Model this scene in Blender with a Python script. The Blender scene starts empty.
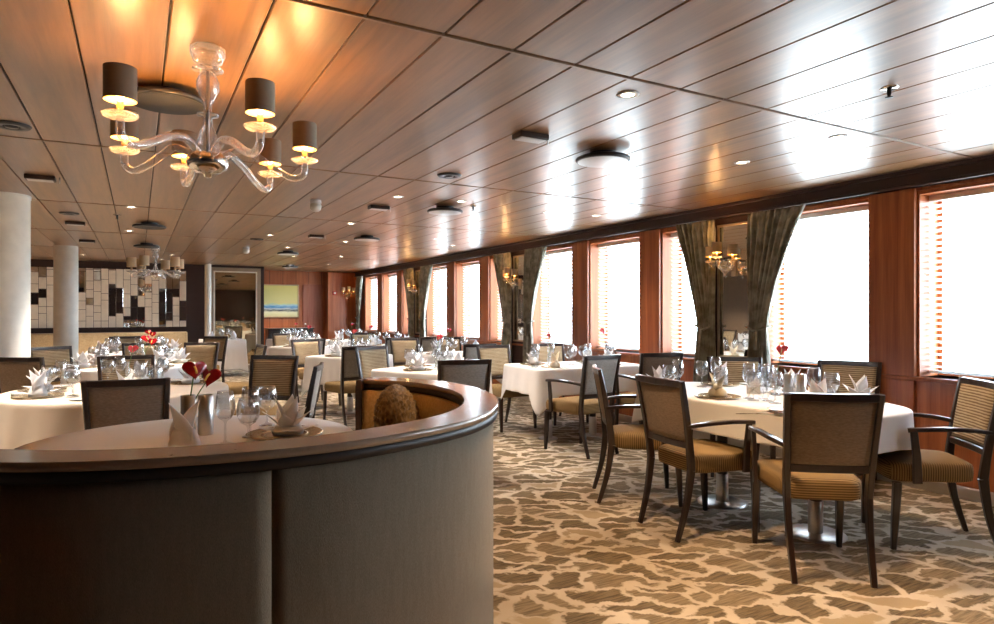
import bpy, bmesh, math, random
from mathutils import Vector, Matrix
random.seed(7)
R = math.radians
PI = math.pi
sc = bpy.context.scene
C = sc.collection

# ------------------------------------------------------------------ camera, world, exposure
H_CAM, H_CEIL, XW = 1.33, 2.40, 5.15
AZ = math.atan(359 / 640)
cam = bpy.data.objects.new('camera', bpy.data.cameras.new('camera'))
C.objects.link(cam)
cam.location = (0, 0, H_CAM)
cam.rotation_euler = (PI / 2, 0, -AZ)
cam.data.sensor_width = 36
cam.data.lens = 640 / 994 * 36
cam.data.clip_start = 0.05
sc.camera = cam
sc.view_settings.view_transform = 'Standard'
sc.view_settings.look = 'None'
sc.view_settings.gamma = 1
sc.view_settings.use_curve_mapping = False
sc.view_settings.exposure = 1.45

world = bpy.data.worlds.new('daylight')
sc.world = world
world.use_nodes = True
bg = world.node_tree.nodes['Background']
wt = world.node_tree
_tc = wt.nodes.new('ShaderNodeTexCoord'); _sp = wt.nodes.new('ShaderNodeSeparateXYZ'); _rp = wt.nodes.new('ShaderNodeValToRGB')
_ma = wt.nodes.new('ShaderNodeMath'); _ma.operation = 'MULTIPLY_ADD'; _ma.inputs[1].default_value = .5; _ma.inputs[2].default_value = .5
wt.links.new(_tc.outputs['Generated'], _sp.inputs[0]); wt.links.new(_sp.outputs[2], _ma.inputs[0]); wt.links.new(_ma.outputs[0], _rp.inputs[0])
_rp.color_ramp.elements[0].position = .47; _rp.color_ramp.elements[0].color = (.30, .35, .38, 1)      # sea
_rp.color_ramp.elements[1].position = .51; _rp.color_ramp.elements[1].color = (.74, .87, 1.0, 1)      # overcast sky
wt.links.new(_rp.outputs[0], bg.inputs[0])
bg.inputs[1].default_value = 14.5
sc.cycles.max_bounces = 10
sc.cycles.diffuse_bounces = 5
sc.cycles.glossy_bounces = 5
sc.cycles.transmission_bounces = 8
sc.cycles.transparent_max_bounces = 24
sc.cycles.caustics_reflective = False
sc.cycles.caustics_refractive = False
sc.cycles.sample_clamp_indirect = 6

# window bays along the right wall: y intervals of the openings
WINDOWS, PILLARS, NICHES = [], [], []
for k in range(-2, 3):
    N = 4.35 + 4.04 * k
    if k >= -1:
        WINDOWS += [(N + .42, N + 1.05), (N + 1.38, N + 2.37)]
        PILLARS += [(N + 1.05, N + 1.38), (N + 2.37, N + 2.72)]
        NICHES.append((N - .28, N + .42, N))
    WINDOWS.append((N + 2.72, N + 3.76))
WINDOWS.sort()
Z0, Z1 = 0.84, 2.25          # sill and head heights
for (a, b) in WINDOWS:       # daylight portals: guide the sky's light through the real openings
    l = bpy.data.lights.new('daylight_portal', 'AREA')
    l.shape = 'RECTANGLE'; l.size = Z1 - Z0; l.size_y = b - a
    l.cycles.is_portal = True
    o = bpy.data.objects.new('daylight_portal', l); C.objects.link(o)
    o.location = (XW + .36, (a + b) / 2, (Z0 + Z1) / 2)
    o.rotation_euler = (0, R(90), 0)

# ------------------------------------------------------------------ materials
class NT:
    def __init__(s, name):
        s.m = bpy.data.materials.new(name); s.m.use_nodes = True
        s.t = s.m.node_tree; s.n = s.t.nodes; s.l = s.t.links
        s.b = s.n['Principled BSDF']; s.out = s.n['Material Output']
    def new(s, typ, **kw):
        n = s.n.new(typ)
        for k, v in kw.items(): setattr(n, k, v)
        return n
    def link(s, a, b): s.l.new(a, b)
    def val(s, sock, v):
        if hasattr(v, 'links') or isinstance(v, bpy.types.NodeSocket): s.link(v, sock)
        else: sock.default_value = v
    def math(s, op, a, b=None, c=None):
        n = s.new('ShaderNodeMath', operation=op)
        s.val(n.inputs[0], a)
        if b is not None: s.val(n.inputs[1], b)
        if c is not None: s.val(n.inputs[2], c)
        return n.outputs[0]
    def mix(s, f, a, b, blend='MIX'):
        n = s.new('ShaderNodeMix', data_type='RGBA', blend_type=blend)
        s.val(n.inputs[0], f)
        for i, v in ((6, a), (7, b)):
            s.val(n.inputs[i], (*v, 1) if isinstance(v, tuple) and len(v) == 3 else v)
        return n.outputs[2]
    def coord(s, which='Object', scale=(1, 1, 1), rot=(0, 0, 0)):
        tc = s.new('ShaderNodeTexCoord'); mp = s.new('ShaderNodeMapping')
        mp.inputs['Scale'].default_value = scale; mp.inputs['Rotation'].default_value = rot
        s.link(tc.outputs[which], mp.inputs[0]); return mp.outputs[0]
    def noise(s, vec, scale, detail=4, rough=.55, dist=0):
        n = s.new('ShaderNodeTexNoise'); s.link(vec, n.inputs['Vector'])
        n.inputs['Scale'].default_value = scale; n.inputs['Detail'].default_value = detail
        n.inputs['Roughness'].default_value = rough; n.inputs['Distortion'].default_value = dist
        return n
    def ramp(s, f, stops):
        n = s.new('ShaderNodeValToRGB'); s.link(f, n.inputs[0])
        e = n.color_ramp.elements
        while len(e) < len(stops): e.new(.5)
        for i, (p, c) in enumerate(stops):
            e[i].position = p; e[i].color = (*c, 1) if len(c) == 3 else c
        return n.outputs[0]
    def bump(s, h, strength=.2, dist=.01):
        n = s.new('ShaderNodeBump'); s.link(h, n.inputs['Height'])
        n.inputs['Strength'].default_value = strength; n.inputs['Distance'].default_value = dist
        s.link(n.outputs[0], s.b.inputs['Normal'])
    def sep(s, vec):
        n = s.new('ShaderNodeSeparateXYZ'); s.link(vec, n.inputs[0]); return n.outputs

def plain(name, col, rough=.5, metal=0, spec=.5, coat=0, sheen=0, var=0.06):
    t = NT(name); b = t.b
    b.inputs['Roughness'].default_value = rough; b.inputs['Metallic'].default_value = metal
    b.inputs['Specular IOR Level'].default_value = spec; b.inputs['Coat Weight'].default_value = coat
    b.inputs['Coat Roughness'].default_value = .08
    b.inputs['Sheen Weight'].default_value = sheen
    n = t.noise(t.coord(), 9, 3)
    c = t.ramp(n.outputs[0], [(.3, tuple(x * (1 - var) for x in col)), (.7, tuple(min(1, x * (1 + var)) for x in col))])
    t.link(c, b.inputs['Base Color'])
    return t.m

def wood(name, dark, light, grain=(30, 30, 1.2), rough=.3, coat=.3, coatr=.1, plank=None):
    t = NT(name); b = t.b
    v = t.coord('Object', grain)
    if plank:                       # each plank has its own grain offset and tone
        tc = t.new('ShaderNodeTexCoord'); xyz = t.sep(tc.outputs['Object'])
        ix = t.math('FLOOR', t.math('DIVIDE', t.math('SUBTRACT', xyz[plank[0]], plank[2]), plank[1]))
        wn = t.new('ShaderNodeTexWhiteNoise', noise_dimensions='1D'); t.link(ix, wn.inputs['W'])
        ad = t.new('ShaderNodeVectorMath', operation='ADD'); t.link(v, ad.inputs[0])
        sc_ = t.new('ShaderNodeVectorMath', operation='SCALE'); t.link(wn.outputs['Color'], sc_.inputs[0]); sc_.inputs['Scale'].default_value = 20
        t.link(sc_.outputs[0], ad.inputs[1]); v = ad.outputs[0]
    n = t.noise(v, 1.0, 5, .6, .6)
    n2 = t.noise(v, 5.0, 3, .6)
    f = t.math('ADD', t.math('MULTIPLY', n.outputs[0], .7), t.math('MULTIPLY', n2.outputs[0], .3))
    if plank: f = t.math('ADD', f, t.math('MULTIPLY', t.math('SUBTRACT', wn.outputs['Value'], .5), .10))
    c = t.ramp(f, [(.33, dark), (.62, light)])
    t.link(c, b.inputs['Base Color'])
    b.inputs['Roughness'].default_value = rough
    b.inputs['Coat Weight'].default_value = coat; b.inputs['Coat Roughness'].default_value = coatr
    t.bump(f, .05, .002)
    return t.m

M = {}
M['ceiling'] = wood('ceiling_wood', (.125, .056, .018), (.31, .145, .048), (9, .5, 9), .44, .75, .28, plank=(0, .31, .10))
M['ceiling'].node_tree.nodes['Principled BSDF'].inputs['Coat IOR'].default_value = 1.55
M['groove'] = plain('groove_black', (.012, .008, .006), .6)
M['edge_trim'] = plain('edge_trim', (.35, .24, .17), .35)
M['red_wood'] = wood('red_wood', (.23, .055, .019), (.46, .145, .05), (14, 14, .6), .38, .15, .2)
M['red_wood_wall'] = wood('red_wood_wall', (.26, .065, .022), (.46, .145, .052), (9, 9, .5), .38, .2, .2)
M['orange_wood'] = wood('orange_wood', (.28, .065, .014), (.42, .12, .028), (14, 14, .6), .5, .0)
M['dark_wood'] = wood('dark_wood', (.020, .010, .008), (.045, .022, .016), (20, 20, 1.5), .32, .3, .15)
M['espresso'] = wood('espresso_wood', (.010, .005, .004), (.028, .013, .009), (25, 25, 2), .28, .4, .12)
M['cap_wood'] = wood('cap_wood', (.29, .20, .14), (.35, .25, .18), (6, 6, 6), .25, .6, .12)
M['niche'] = plain('niche_brown', (.035, .016, .014), .45)
M['white_paint'] = plain('white_paint', (.72, .70, .64), .45)
M['plaster'] = plain('dim_plaster', (.30, .22, .15), .7)
M['brown_wall'] = plain('brown_wall', (.11, .075, .05), .6)
M['metal'] = plain('brushed_metal', (.62, .60, .58), .28, 1)
M['chrome'] = plain('chrome', (.75, .74, .72), .12, 1, var=.02)
M['dark_metal'] = plain('dark_metal', (.05, .05, .055), .35, .6)
M['gold'] = plain('champagne_metal', (.62, .50, .34), .28, .9)
M['matte_grey'] = plain('matte_grey', (.05, .05, .055), .65, spec=.25)
M['band'] = plain('rim_band_dark', (.022, .014, .011), .5)
M['black'] = plain('black_lacquer', (.01, .01, .012), .3)
M['fixture_white'] = plain('fixture_white', (.62, .62, .63), .35)
M['charger'] = plain('charger_gold', (.52, .40, .24), .25, .7)
M['china'] = plain('white_china', (.80, .79, .77), .15, coat=.4)
M['red_petal'] = plain('red_spathe', (.27, .006, .009), .25, coat=.5, var=.2)
M['pink_petal'] = plain('pale_red_spathe', (.55, .04, .05), .25, coat=.5, var=.2)
M['stem'] = plain('green_stem', (.12, .20, .05), .5)
M['spadix'] = plain('yellow_spadix', (.75, .42, .06), .5)
M['shade'] = plain('lamp_shade_taupe', (.30, .24, .17), .7)
M['red_box'] = plain('alarm_red', (.5, .03, .02), .4)
M['candle'] = plain('cream_wax', (.82, .76, .66), .4)
M['mirror'] = plain('mirror_glass', (.80, .78, .72), .02, 1, var=.01)
M['bronze_mirror'] = plain('bronze_mirror', (.50, .39, .24), .03, 1, var=.01)

def mk_shade_inner():
    t = NT('shade_lining_lit')
    t.b.inputs['Base Color'].default_value = (.9, .6, .25, 1)
    return t.m
M['shade_lining'] = plain('shade_lining', (.85, .52, .16), .6)

def translucent(name, col, tr=.5, rough=.8):
    t = NT(name)
    d = t.new('ShaderNodeBsdfDiffuse'); d.inputs[0].default_value = (*col, 1)
    x = t.new('ShaderNodeBsdfTranslucent'); x.inputs[0].default_value = (*col, 1)
    m = t.new('ShaderNodeMixShader'); m.inputs[0].default_value = tr
    n = t.noise(t.coord(), 60, 2)
    c = t.ramp(n.outputs[0], [(.3, tuple(v * .96 for v in col)), (.7, col)])
    t.link(c, d.inputs[0]); t.link(c, x.inputs[0])
    t.link(d.outputs[0], m.inputs[1]); t.link(x.outputs[0], m.inputs[2]); t.link(m.outputs[0], t.out.inputs[0])
    return t.m
M['blind'] = translucent('blind_slat', (.84, .86, .86), .28)
M['shade_cloth'] = translucent('lamp_shade_cloth', (.80, .70, .52), .45)
M['napkin'] = translucent('napkin_white', (.88, .88, .90), .22)
M['napkin_tan'] = translucent('napkin_tan', (.80, .72, .58), .2)

def thin_glass(name, tint=(1, 1, 1), k=1.0, base=.04):
    t = NT(name)
    tr = t.new('ShaderNodeBsdfTransparent'); tr.inputs[0].default_value = (*tint, 1)
    g = t.new('ShaderNodeBsdfGlossy'); g.inputs['Roughness'].default_value = .03
    lw = t.new('ShaderNodeLayerWeight'); lw.inputs[0].default_value = .35
    n = t.noise(t.coord(), 3, 1)
    f = t.math('ADD', t.math('MULTIPLY', lw.outputs['Facing'], t.math('MULTIPLY', lw.outputs['Facing'], k)), base)
    f = t.math('ADD', f, t.math('MULTIPLY', n.outputs[0], .01))
    f = t.math('MINIMUM', f, .95)
    m = t.new('ShaderNodeMixShader'); t.link(f, m.inputs[0])
    t.link(tr.outputs[0], m.inputs[1]); t.link(g.outputs[0], m.inputs[2]); t.link(m.outputs[0], t.out.inputs[0])
    return t.m
M['glass'] = thin_glass('wine_glass', (.96, .97, .98), .95, .14)
M['pane'] = thin_glass('window_pane', (.98, .99, .99), .4, .03)

t = NT('chandelier_glass')
tr = t.new('ShaderNodeBsdfTransparent'); tr.inputs[0].default_value = (.95, .95, .95, 1)
g = t.new('ShaderNodeBsdfGlossy'); g.inputs['Roughness'].default_value = .10; g.inputs[0].default_value = (1, 1, 1, 1)
dfz = t.new('ShaderNodeBsdfTranslucent'); dfz.inputs[0].default_value = (.92, .92, .92, 1)
dff = t.new('ShaderNodeBsdfDiffuse'); dff.inputs[0].default_value = (.92, .92, .92, 1)
md_ = t.new('ShaderNodeMixShader'); md_.inputs[0].default_value = .5; t.link(dff.outputs[0], md_.inputs[1]); t.link(dfz.outputs[0], md_.inputs[2])
lw = t.new('ShaderNodeLayerWeight'); lw.inputs[0].default_value = .45
nz_ = t.noise(t.coord('Object', (60, 60, 12)), 1, 2)
f1 = t.math('ADD', t.math('MULTIPLY', lw.outputs['Facing'], .65), t.math('MULTIPLY', nz_.outputs[0], .35))
m1_ = t.new('ShaderNodeMixShader'); t.link(f1, m1_.inputs[0]); t.link(tr.outputs[0], m1_.inputs[1])
m2_ = t.new('ShaderNodeMixShader'); m2_.inputs[0].default_value = .5; t.link(md_.outputs[0], m2_.inputs[1]); t.link(g.outputs[0], m2_.inputs[2]); t.link(m2_.outputs[0], m1_.inputs[2])
t.link(m1_.outputs[0], t.out.inputs[0])
M['crystal'] = t.m

def emitter(name, col, strength):
    t = NT(name)
    t.b.inputs['Base Color'].default_value = (.8, .8, .8, 1)
    t.b.inputs['Emission Color'].default_value = (*col, 1)
    t.b.inputs['Emission Strength'].default_value = strength
    return t.m
M['bulb'] = emitter('bulb_lit', (1, .58, .18), 12)
M['downlight'] = emitter('downlight_lit', (1, .80, .55), 14)

def fabric(name, c1, c2, scale=1.0, rough=.9, anis=(1, 1, 1), sheen=.2, bump=.3):
    t = NT(name); v = t.coord('Object', anis)
    n = t.noise(v, 90 * scale, 2, .5); n2 = t.noise(v, 6 * scale, 2)
    f = t.math('ADD', t.math('MULTIPLY', n.outputs[0], .75), t.math('MULTIPLY', n2.outputs[0], .25))
    c = t.ramp(f, [(.38, c1), (.62, c2)]); t.link(c, t.b.inputs['Base Color'])
    t.b.inputs['Roughness'].default_value = rough; t.b.inputs['Sheen Weight'].default_value = sheen
    t.b.inputs['Specular IOR Level'].default_value = .2
    t.bump(n.outputs[0], bump, .002)
    return t.m
M['booth_fabric'] = fabric('booth_weave', (.20, .145, .088), (.27, .205, .135), 4, anis=(3, 3, .5), bump=.5)
M['booth_inner'] = fabric('booth_tan', (.34, .22, .09), (.44, .30, .14), 1)
M['banquette'] = fabric('banquette_tan', (.44, .33, .19), (.54, .42, .26), .6)
M['back_plain'] = fabric('chair_back_taupe', (.185, .135, .095), (.25, .185, .135), 1.4, anis=(.4, 1, 1.6))
M['back_window_lit'] = fabric('chair_back_window_lit', (.27, .25, .225), (.37, .35, .32), 1.4, anis=(.4, 1, 1.6))  # taupe back with window light put into a paler, greyer colour
M['curtain'] = fabric('curtain_damask', (.19, .185, .145), (.40, .39, .315), .12, .55, sheen=.4, bump=.1)
M['fur'] = fabric('ruffled_pile', (.10, .06, .028), (.32, .21, .10), .45, bump=.8)

def stripes(name, c1, c2, period, mode):
    t = NT(name); tc = t.new('ShaderNodeTexCoord'); p = t.sep(tc.outputs['Object']); nn = t.sep(tc.outputs['Normal'])
    if mode == 'z': q = p[2]
    else:
        isy = t.math('GREATER_THAN', t.math('ABSOLUTE', nn[1]), .75)
        q = t.math('ADD', t.math('MULTIPLY', p[2], isy), t.math('MULTIPLY', p[1], t.math('SUBTRACT', 1.0, isy)))
    nz = t.noise(t.coord('Object', (4, 4, 30) if mode == 'z' else (4, 4, 4)), 4, 2)
    w = t.math('SINE', t.math('ADD', t.math('MULTIPLY', q, 2 * PI / period), t.math('MULTIPLY', nz.outputs[0], 3.0 if mode == 'z' else .8)))
    f = t.math('ADD', t.math('MULTIPLY', w, .5), .5)
    c = t.ramp(f, [(.15, c1), (.75, c2)]); t.link(c, t.b.inputs['Base Color'])
    t.b.inputs['Roughness'].default_value = .85; t.b.inputs['Specular IOR Level'].default_value = .25
    t.bump(f, .35, .003)
    return t.m
M['seat'] = stripes('seat_ribbed', (.13, .078, .032), (.34, .225, .10), .0125, 'y')
M['back_stripe'] = stripes('chair_front_stripe', (.20, .13, .065), (.50, .40, .26), .016, 'z')

def linen(name, col):
    t = NT(name); v = t.coord()
    n = t.noise(v, 260, 2); n2 = t.noise(v, 3, 3)
    c = t.ramp(n2.outputs[0], [(.3, tuple(x * .95 for x in col)), (.7, col)])
    t.link(c, t.b.inputs['Base Color']); t.b.inputs['Roughness'].default_value = .75
    t.b.inputs['Sheen Weight'].default_value = .15
    h = t.math('ADD', t.math('MULTIPLY', n.outputs[0], .15), t.noise(v, 7, 4).outputs[0])
    t.bump(h, .25, .01)
    return t.m
M['cloth'] = linen('tablecloth_white', (.80, .79, .80))
M['cloth_cream'] = linen('tablecloth_cream', (.76, .66, .55))

# carpet: cream ground with brown, streaked leaf-like patches divided by pale veins
t = NT('carpet')
v = t.coord('Object', (1, 1, 1), (0, 0, R(34)))
nw = t.noise(v, 2.6, 2); nw2 = t.noise(v, 13, 3)
def warp(vec, noise, amt):
    s_ = t.new('ShaderNodeVectorMath', operation='SUBTRACT'); t.link(noise.outputs['Color'], s_.inputs[0]); s_.inputs[1].default_value = (.5, .5, .5)
    m_ = t.new('ShaderNodeVectorMath', operation='SCALE'); t.link(s_.outputs[0], m_.inputs[0]); m_.inputs['Scale'].default_value = amt
    a_ = t.new('ShaderNodeVectorMath', operation='ADD'); t.link(vec, a_.inputs[0]); t.link(m_.outputs[0], a_.inputs[1]); return a_.outputs[0]
v2 = warp(warp(v, nw, .34), nw2, .13)
mp = t.new('ShaderNodeMapping'); mp.inputs['Scale'].default_value = (3.7, 7.4, 1); t.link(v2, mp.inputs[0])
vo = t.new('ShaderNodeTexVoronoi', feature='DISTANCE_TO_EDGE', voronoi_dimensions='2D'); vo.inputs['Scale'].default_value = 1; t.link(mp.outputs[0], vo.inputs['Vector'])
vc = t.new('ShaderNodeTexVoronoi', feature='F1', voronoi_dimensions='2D'); vc.inputs['Scale'].default_value = 1; t.link(mp.outputs[0], vc.inputs['Vector'])
cell = t.new('ShaderNodeSeparateColor'); t.link(vc.outputs['Color'], cell.inputs[0])
edge = t.math('SUBTRACT', vo.outputs['Distance'], t.math('MULTIPLY', t.noise(v, 7, 3).outputs[0], .15))
inside = t.ramp(edge, [(-.0, (0, 0, 0)), (.07, (1, 1, 1))])
streak = t.noise(t.coord('Object', (7, 80, 1), (0, 0, R(40))), 1, 3)
brown = t.ramp(streak.outputs[0], [(.35, (.075, .050, .024)), (.6, (.19, .14, .078))])
brown = t.mix(t.math('GREATER_THAN', cell.outputs[0], .86), brown, (.36, .28, .18))
brown = t.mix(t.math('GREATER_THAN', cell.outputs[1], .62), brown, t.ramp(streak.outputs[0], [(.35, (.12, .085, .048)), (.6, (.26, .20, .125))]))
ground = t.ramp(t.noise(v, 2.0, 3).outputs[0], [(.3, (.42, .34, .25)), (.7, (.62, .55, .46))])
col = t.mix(inside, ground, brown)
t.link(col, t.b.inputs['Base Color']); t.b.inputs['Roughness'].default_value = .95
t.b.inputs['Specular IOR Level'].default_value = .1; t.b.inputs['Sheen Weight'].default_value = .15
t.bump(t.noise(v, 300, 2).outputs[0], .4, .004)
M['carpet'] = t.m

# abstract seascape for the framed picture (bands by height, ragged edges)
t = NT('seascape_paint')
p = t.sep(t.coord('Generated')); nz = t.noise(t.coord('Generated', (5, 1, 22)), 1, 4)
hh = t.math('ADD', p[2], t.math('MULTIPLY', t.math('SUBTRACT', nz.outputs[0], .5), .14))
c = t.ramp(hh, [(0, (.62, .60, .30)), (.14, (.75, .74, .50)), (.20, (.05, .07, .10)), (.24, (.55, .62, .60)), (.30, (.05, .28, .55)), (.36, (.45, .68, .75)), (.42, (.90, .82, .36)), (1, (.88, .80, .26))])
t.link(c, t.b.inputs['Base Color']); t.b.inputs['Roughness'].default_value = .4
M['seascape'] = t.m
# small veneer panel lines of the far wall
M['door_wood'] = wood('door_wood', (.24, .07, .045), (.40, .15, .10), (9, 9, .5), .25, .5, .15)

# ------------------------------------------------------------------ mesh helpers
class MB:
    def __init__(s): s.bm = bmesh.new(); s.mi = 0
    def _f(s, vs, smooth=False):
        try:
            f = s.bm.faces.new(vs); f.smooth = smooth; f.material_index = s.mi; return f
        except ValueError: return None
    def box(s, x0, x1, y0, y1, z0, z1, bev=0, mat=None, seg=2):
        r = bmesh.ops.create_cube(s.bm, size=1)
        vs = r['verts']
        for v in vs:
            v.co = Vector((x0 + (v.co.x + .5) * (x1 - x0), y0 + (v.co.y + .5) * (y1 - y0), z0 + (v.co.z + .5) * (z1 - z0)))
        es = list({e for v in vs for e in v.link_edges})
        for f in {f for v in vs for f in v.link_faces}: f.material_index = s.mi
        if bev:
            b = bmesh.ops.bevel(s.bm, geom=es, offset=bev, segments=seg, profile=.5, affect='EDGES')
            vs = list({v for f in b['faces'] for v in f.verts} | {v for v in vs if v.is_valid})
            for f in b['faces']: f.smooth = seg > 1; f.material_index = s.mi
        if mat is not None:
            for v in {v for v in vs if v.is_valid}: v.co = mat @ v.co
        return s
    def lathe(s, prof, n=24, c=(0, 0, 0), smooth=True, a0=0):
        rings = []
        for (r, z) in prof:
            if r < 1e-5: rings.append([s.bm.verts.new((c[0], c[1], c[2] + z))])
            else: rings.append([s.bm.verts.new((c[0] + r * math.cos(a0 + 2 * PI * i / n), c[1] + r * math.sin(a0 + 2 * PI * i / n), c[2] + z)) for i in range(n)])
        for a, b in zip(rings, rings[1:]):
            for i in range(n):
                j = (i + 1) % n
                if len(a) == 1 and len(b) == 1: continue
                if len(a) == 1: s._f((a[0], b[j], b[i]), smooth)
                elif len(b) == 1: s._f((a[i], a[j], b[0]), smooth)
                else: s._f((a[i], a[j], b[j], b[i]), smooth)
        return s
    def sweep(s, path, sect, smooth=True, cap=True, up=Vector((0, 0, 1)), side=None):
        """path: points; sect(i) -> list of (a, b) offsets in (side, normal)."""
        P = [Vector(p) for p in path]; rings = []
        for i, p in enumerate(P):
            tan = (P[min(i + 1, len(P) - 1)] - P[max(i - 1, 0)]).normalized()
            if side is not None: sd = Vector(side); sd = (sd - tan * sd.dot(tan)).normalized()
            else:
                u = up if abs(tan.dot(up)) < .98 else Vector((0, 1, 0))
                sd = tan.cross(u).normalized()
            nm = sd.cross(tan).normalized()
            rings.append([s.bm.verts.new(p + sd * a + nm * b) for a, b in sect(i)])
        n = len(rings[0])
        for a, b in zip(rings, rings[1:]):
            for i in range(n):
                j = (i + 1) % n; s._f((a[i], a[j], b[j], b[i]), smooth)
        if cap: s._f(list(reversed(rings[0]))); s._f(rings[-1])
        return s
    def tube(s, path, r, n=8, cap=True):
        rr = r if callable(r) else (lambda i: r)
        return s.sweep(path, lambda i: [(rr(i) * math.cos(2 * PI * k / n), rr(i) * math.sin(2 * PI * k / n)) for k in range(n)], True, cap)
    def bar(s, path, w, h, side=None):
        ww = w if callable(w) else (lambda i: w); hh = h if callable(h) else (lambda i: h)
        def sec(i):
            a, b = ww(i) / 2, hh(i) / 2; k = min(a, b) * .35
            return [(-a + k, -b), (a - k, -b), (a, -b + k), (a, b - k), (a - k, b), (-a + k, b), (-a, b - k), (-a, -b + k)]
        return s.sweep(path, sec, False, True, side=side)
    def grid(s, fn, nu, nv, closed_u=False, smooth=True):
        vs = [[s.bm.verts.new(fn(i / (nu if closed_u else nu - 1), j / (nv - 1))) for j in range(nv)] for i in range(nu)]
        for i in range(nu if closed_u else nu - 1):
            for j in range(nv - 1):
                k = (i + 1) % nu; s._f((vs[i][j], vs[k][j], vs[k][j + 1], vs[i][j + 1]), smooth)
        return s
    def build(s, name, mat, parent=None, loc=(0, 0, 0), rz=0, solid=0):
        bmesh.ops.recalc_face_normals(s.bm, faces=s.bm.faces)
        me = bpy.data.meshes.new(name); s.bm.to_mesh(me); s.bm.free()
        for m in (mat if isinstance(mat, (list, tuple)) else [mat]): me.materials.append(M[m])
        o = bpy.data.objects.new(name, me); C.objects.link(o)
        o.location = loc; o.rotation_euler = (0, 0, rz)
        if parent: o.parent = parent
        if solid:
            md = o.modifiers.new('thickness', 'SOLIDIFY'); md.thickness = solid; md.offset = 0
        return o

def tag(o, label=None, cat=None, group=None, kind=None):
    if label: o['label'] = label
    if cat: o['category'] = cat
    if group: o['group'] = group
    if kind: o['kind'] = kind
    return o
def empty(name, loc=(0, 0, 0), rz=0):
    o = bpy.data.objects.new(name, None); C.objects.link(o); o.empty_display_size = .1
    o.location = loc; o.rotation_euler = (0, 0, rz); return o
KIDS = {}
def copy_tree(o, parent=None):
    c = o.copy(); C.objects.link(c)
    if parent: c.parent = parent
    for ch in list(o.children): copy_tree(ch, c)
    return c
PROTO = {}
def place(kind, builder, loc, rz=0, scale=1.0):
    if kind not in PROTO: o = PROTO[kind] = builder()
    else: o = copy_tree(PROTO[kind])
    o.location = loc; o.rotation_euler = (0, 0, rz); o.scale = (scale,) * 3
    return o
def facing(dx, dy): return math.atan2(dy, dx) - PI / 2       # local +Y turned to (dx, dy)
def catmull(pts, n=6):
    P = [Vector(p) for p in pts]; out = []
    for i in range(len(P) - 1):
        a, b, c, d = P[max(i - 1, 0)], P[i], P[i + 1], P[min(i + 2, len(P) - 1)]
        for k in range(n):
            t_ = k / n
            out.append(.5 * ((2 * b) + (c - a) * t_ + (2 * a - 5 * b + 4 * c - d) * t_ ** 2 + (3 * b - a - 3 * c + d) * t_ ** 3))
    out.append(P[-1]); return out
def px_u(x, y):
    d = x * math.sin(AZ) + y * math.cos(AZ)
    return 497 + 640 * (x * math.cos(AZ) - y * math.sin(AZ)) / d

# ------------------------------------------------------------------ room shell
YB, YF, XL, YR = -1.6, 17.2, -5.2, 15.9          # rear wall, far wall, left wall, mirror wall
def struct(o, label=None): return tag(o, label, None, None, 'structure')
struct(MB().box(XL, XW + .4, YB, YF + .1, -.1, 0).build('floor', 'carpet'), 'cream carpet with brown streaked patches across the dining room')
mb = MB()
ys = [YB, -.35] + [2.25 + 2.6 * i for i in range(6)] + [YF]
x = .10 - .31 * 18
while x < XW:
    for a, b in zip(ys, ys[1:]):
        mb.box(max(x, XL) + .004, min(x + .31, XW) - .004, a + .007, b - .007, H_CEIL, H_CEIL + .02, .003, seg=1)
    x += .31
mb.mi = 1
mb.box(XL - .15, XW + .4, YB - .15, YF + .15, H_CEIL + .014, H_CEIL + .1)
mb.mi = 2
for y in ys[2:-1]: mb.box(XL, XW, y + .009, y + .022, H_CEIL - .003, H_CEIL + .016)
struct(mb.build('ceiling', ['ceiling', 'groove', 'edge_trim']), 'glossy brown wood plank ceiling')
# right wall: band below the windows and band above
mb = MB(); mb.box(XW, XW + .34, YB, YF, 0, Z0); mb.box(XW, XW + .34, YB, YF, Z1, H_CEIL + .1)
for a, b in ((YB, WINDOWS[0][0]),): mb.box(XW, XW + .34, a, b, Z0, Z1)
mb.box(XW, XW + .34, WINDOWS[-1][1], YF, Z0, Z1)
struct(mb.build('wall_right', 'red_wood'), 'red brown panelled wall below the row of windows')
# thin panel joints and skirting
for i, y in enumerate([.45, 1.6, 2.86, 3.0, 4.35, 5.56, 6.9, 8.4, 9.6, 10.95, 12.4, 13.65, 15.0]):
    if i % 2 == 0: struct(MB().box(XW - .006, XW, y - .004, y + .004, .1, Z0 - .03).build('trim_1', 'groove'))
struct(MB().box(XW - .03, XW, YB, YF, 0, .085, .006).build('baseboard_right', 'metal'), 'grey metal skirting under the windows')
struct(MB().box(XW - .035, XW + .33, YB, YF, Z0 - .03, Z0, .006).build('trim_2', 'red_wood'), 'red wood sill running under the windows')
mb = MB(); mb.box(XW - .07, XW, YB, YF, Z1 + .02, H_CEIL, .006)
mb.box(XW - .09, XW, YB, YF, Z1 + .02, Z1 + .045, .006); mb.box(XW - .10, XW, YB, YF, H_CEIL - .03, H_CEIL, .006)
struct(mb.build('trim_3', 'niche'), 'dark cornice above the windows')
for a, b in PILLARS:
    mb = MB(); mb.box(XW - .025, XW + .34, a, b, Z0, Z1 + .02, .004); mb.box(XW - .03, XW, a, b, .086, Z0 - .03, .004)
    struct(mb.build('trim_4', 'red_wood'), 'red brown wood pillar between two windows')
for a, b, n in NICHES:
    mb = MB(); mb.box(XW - .02, XW + .34, a, b, .086, Z1 + .02, .004)
    struct(mb.build('trim_5', 'niche'), 'dark brown wall panel behind a mirror and lamp')
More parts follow.
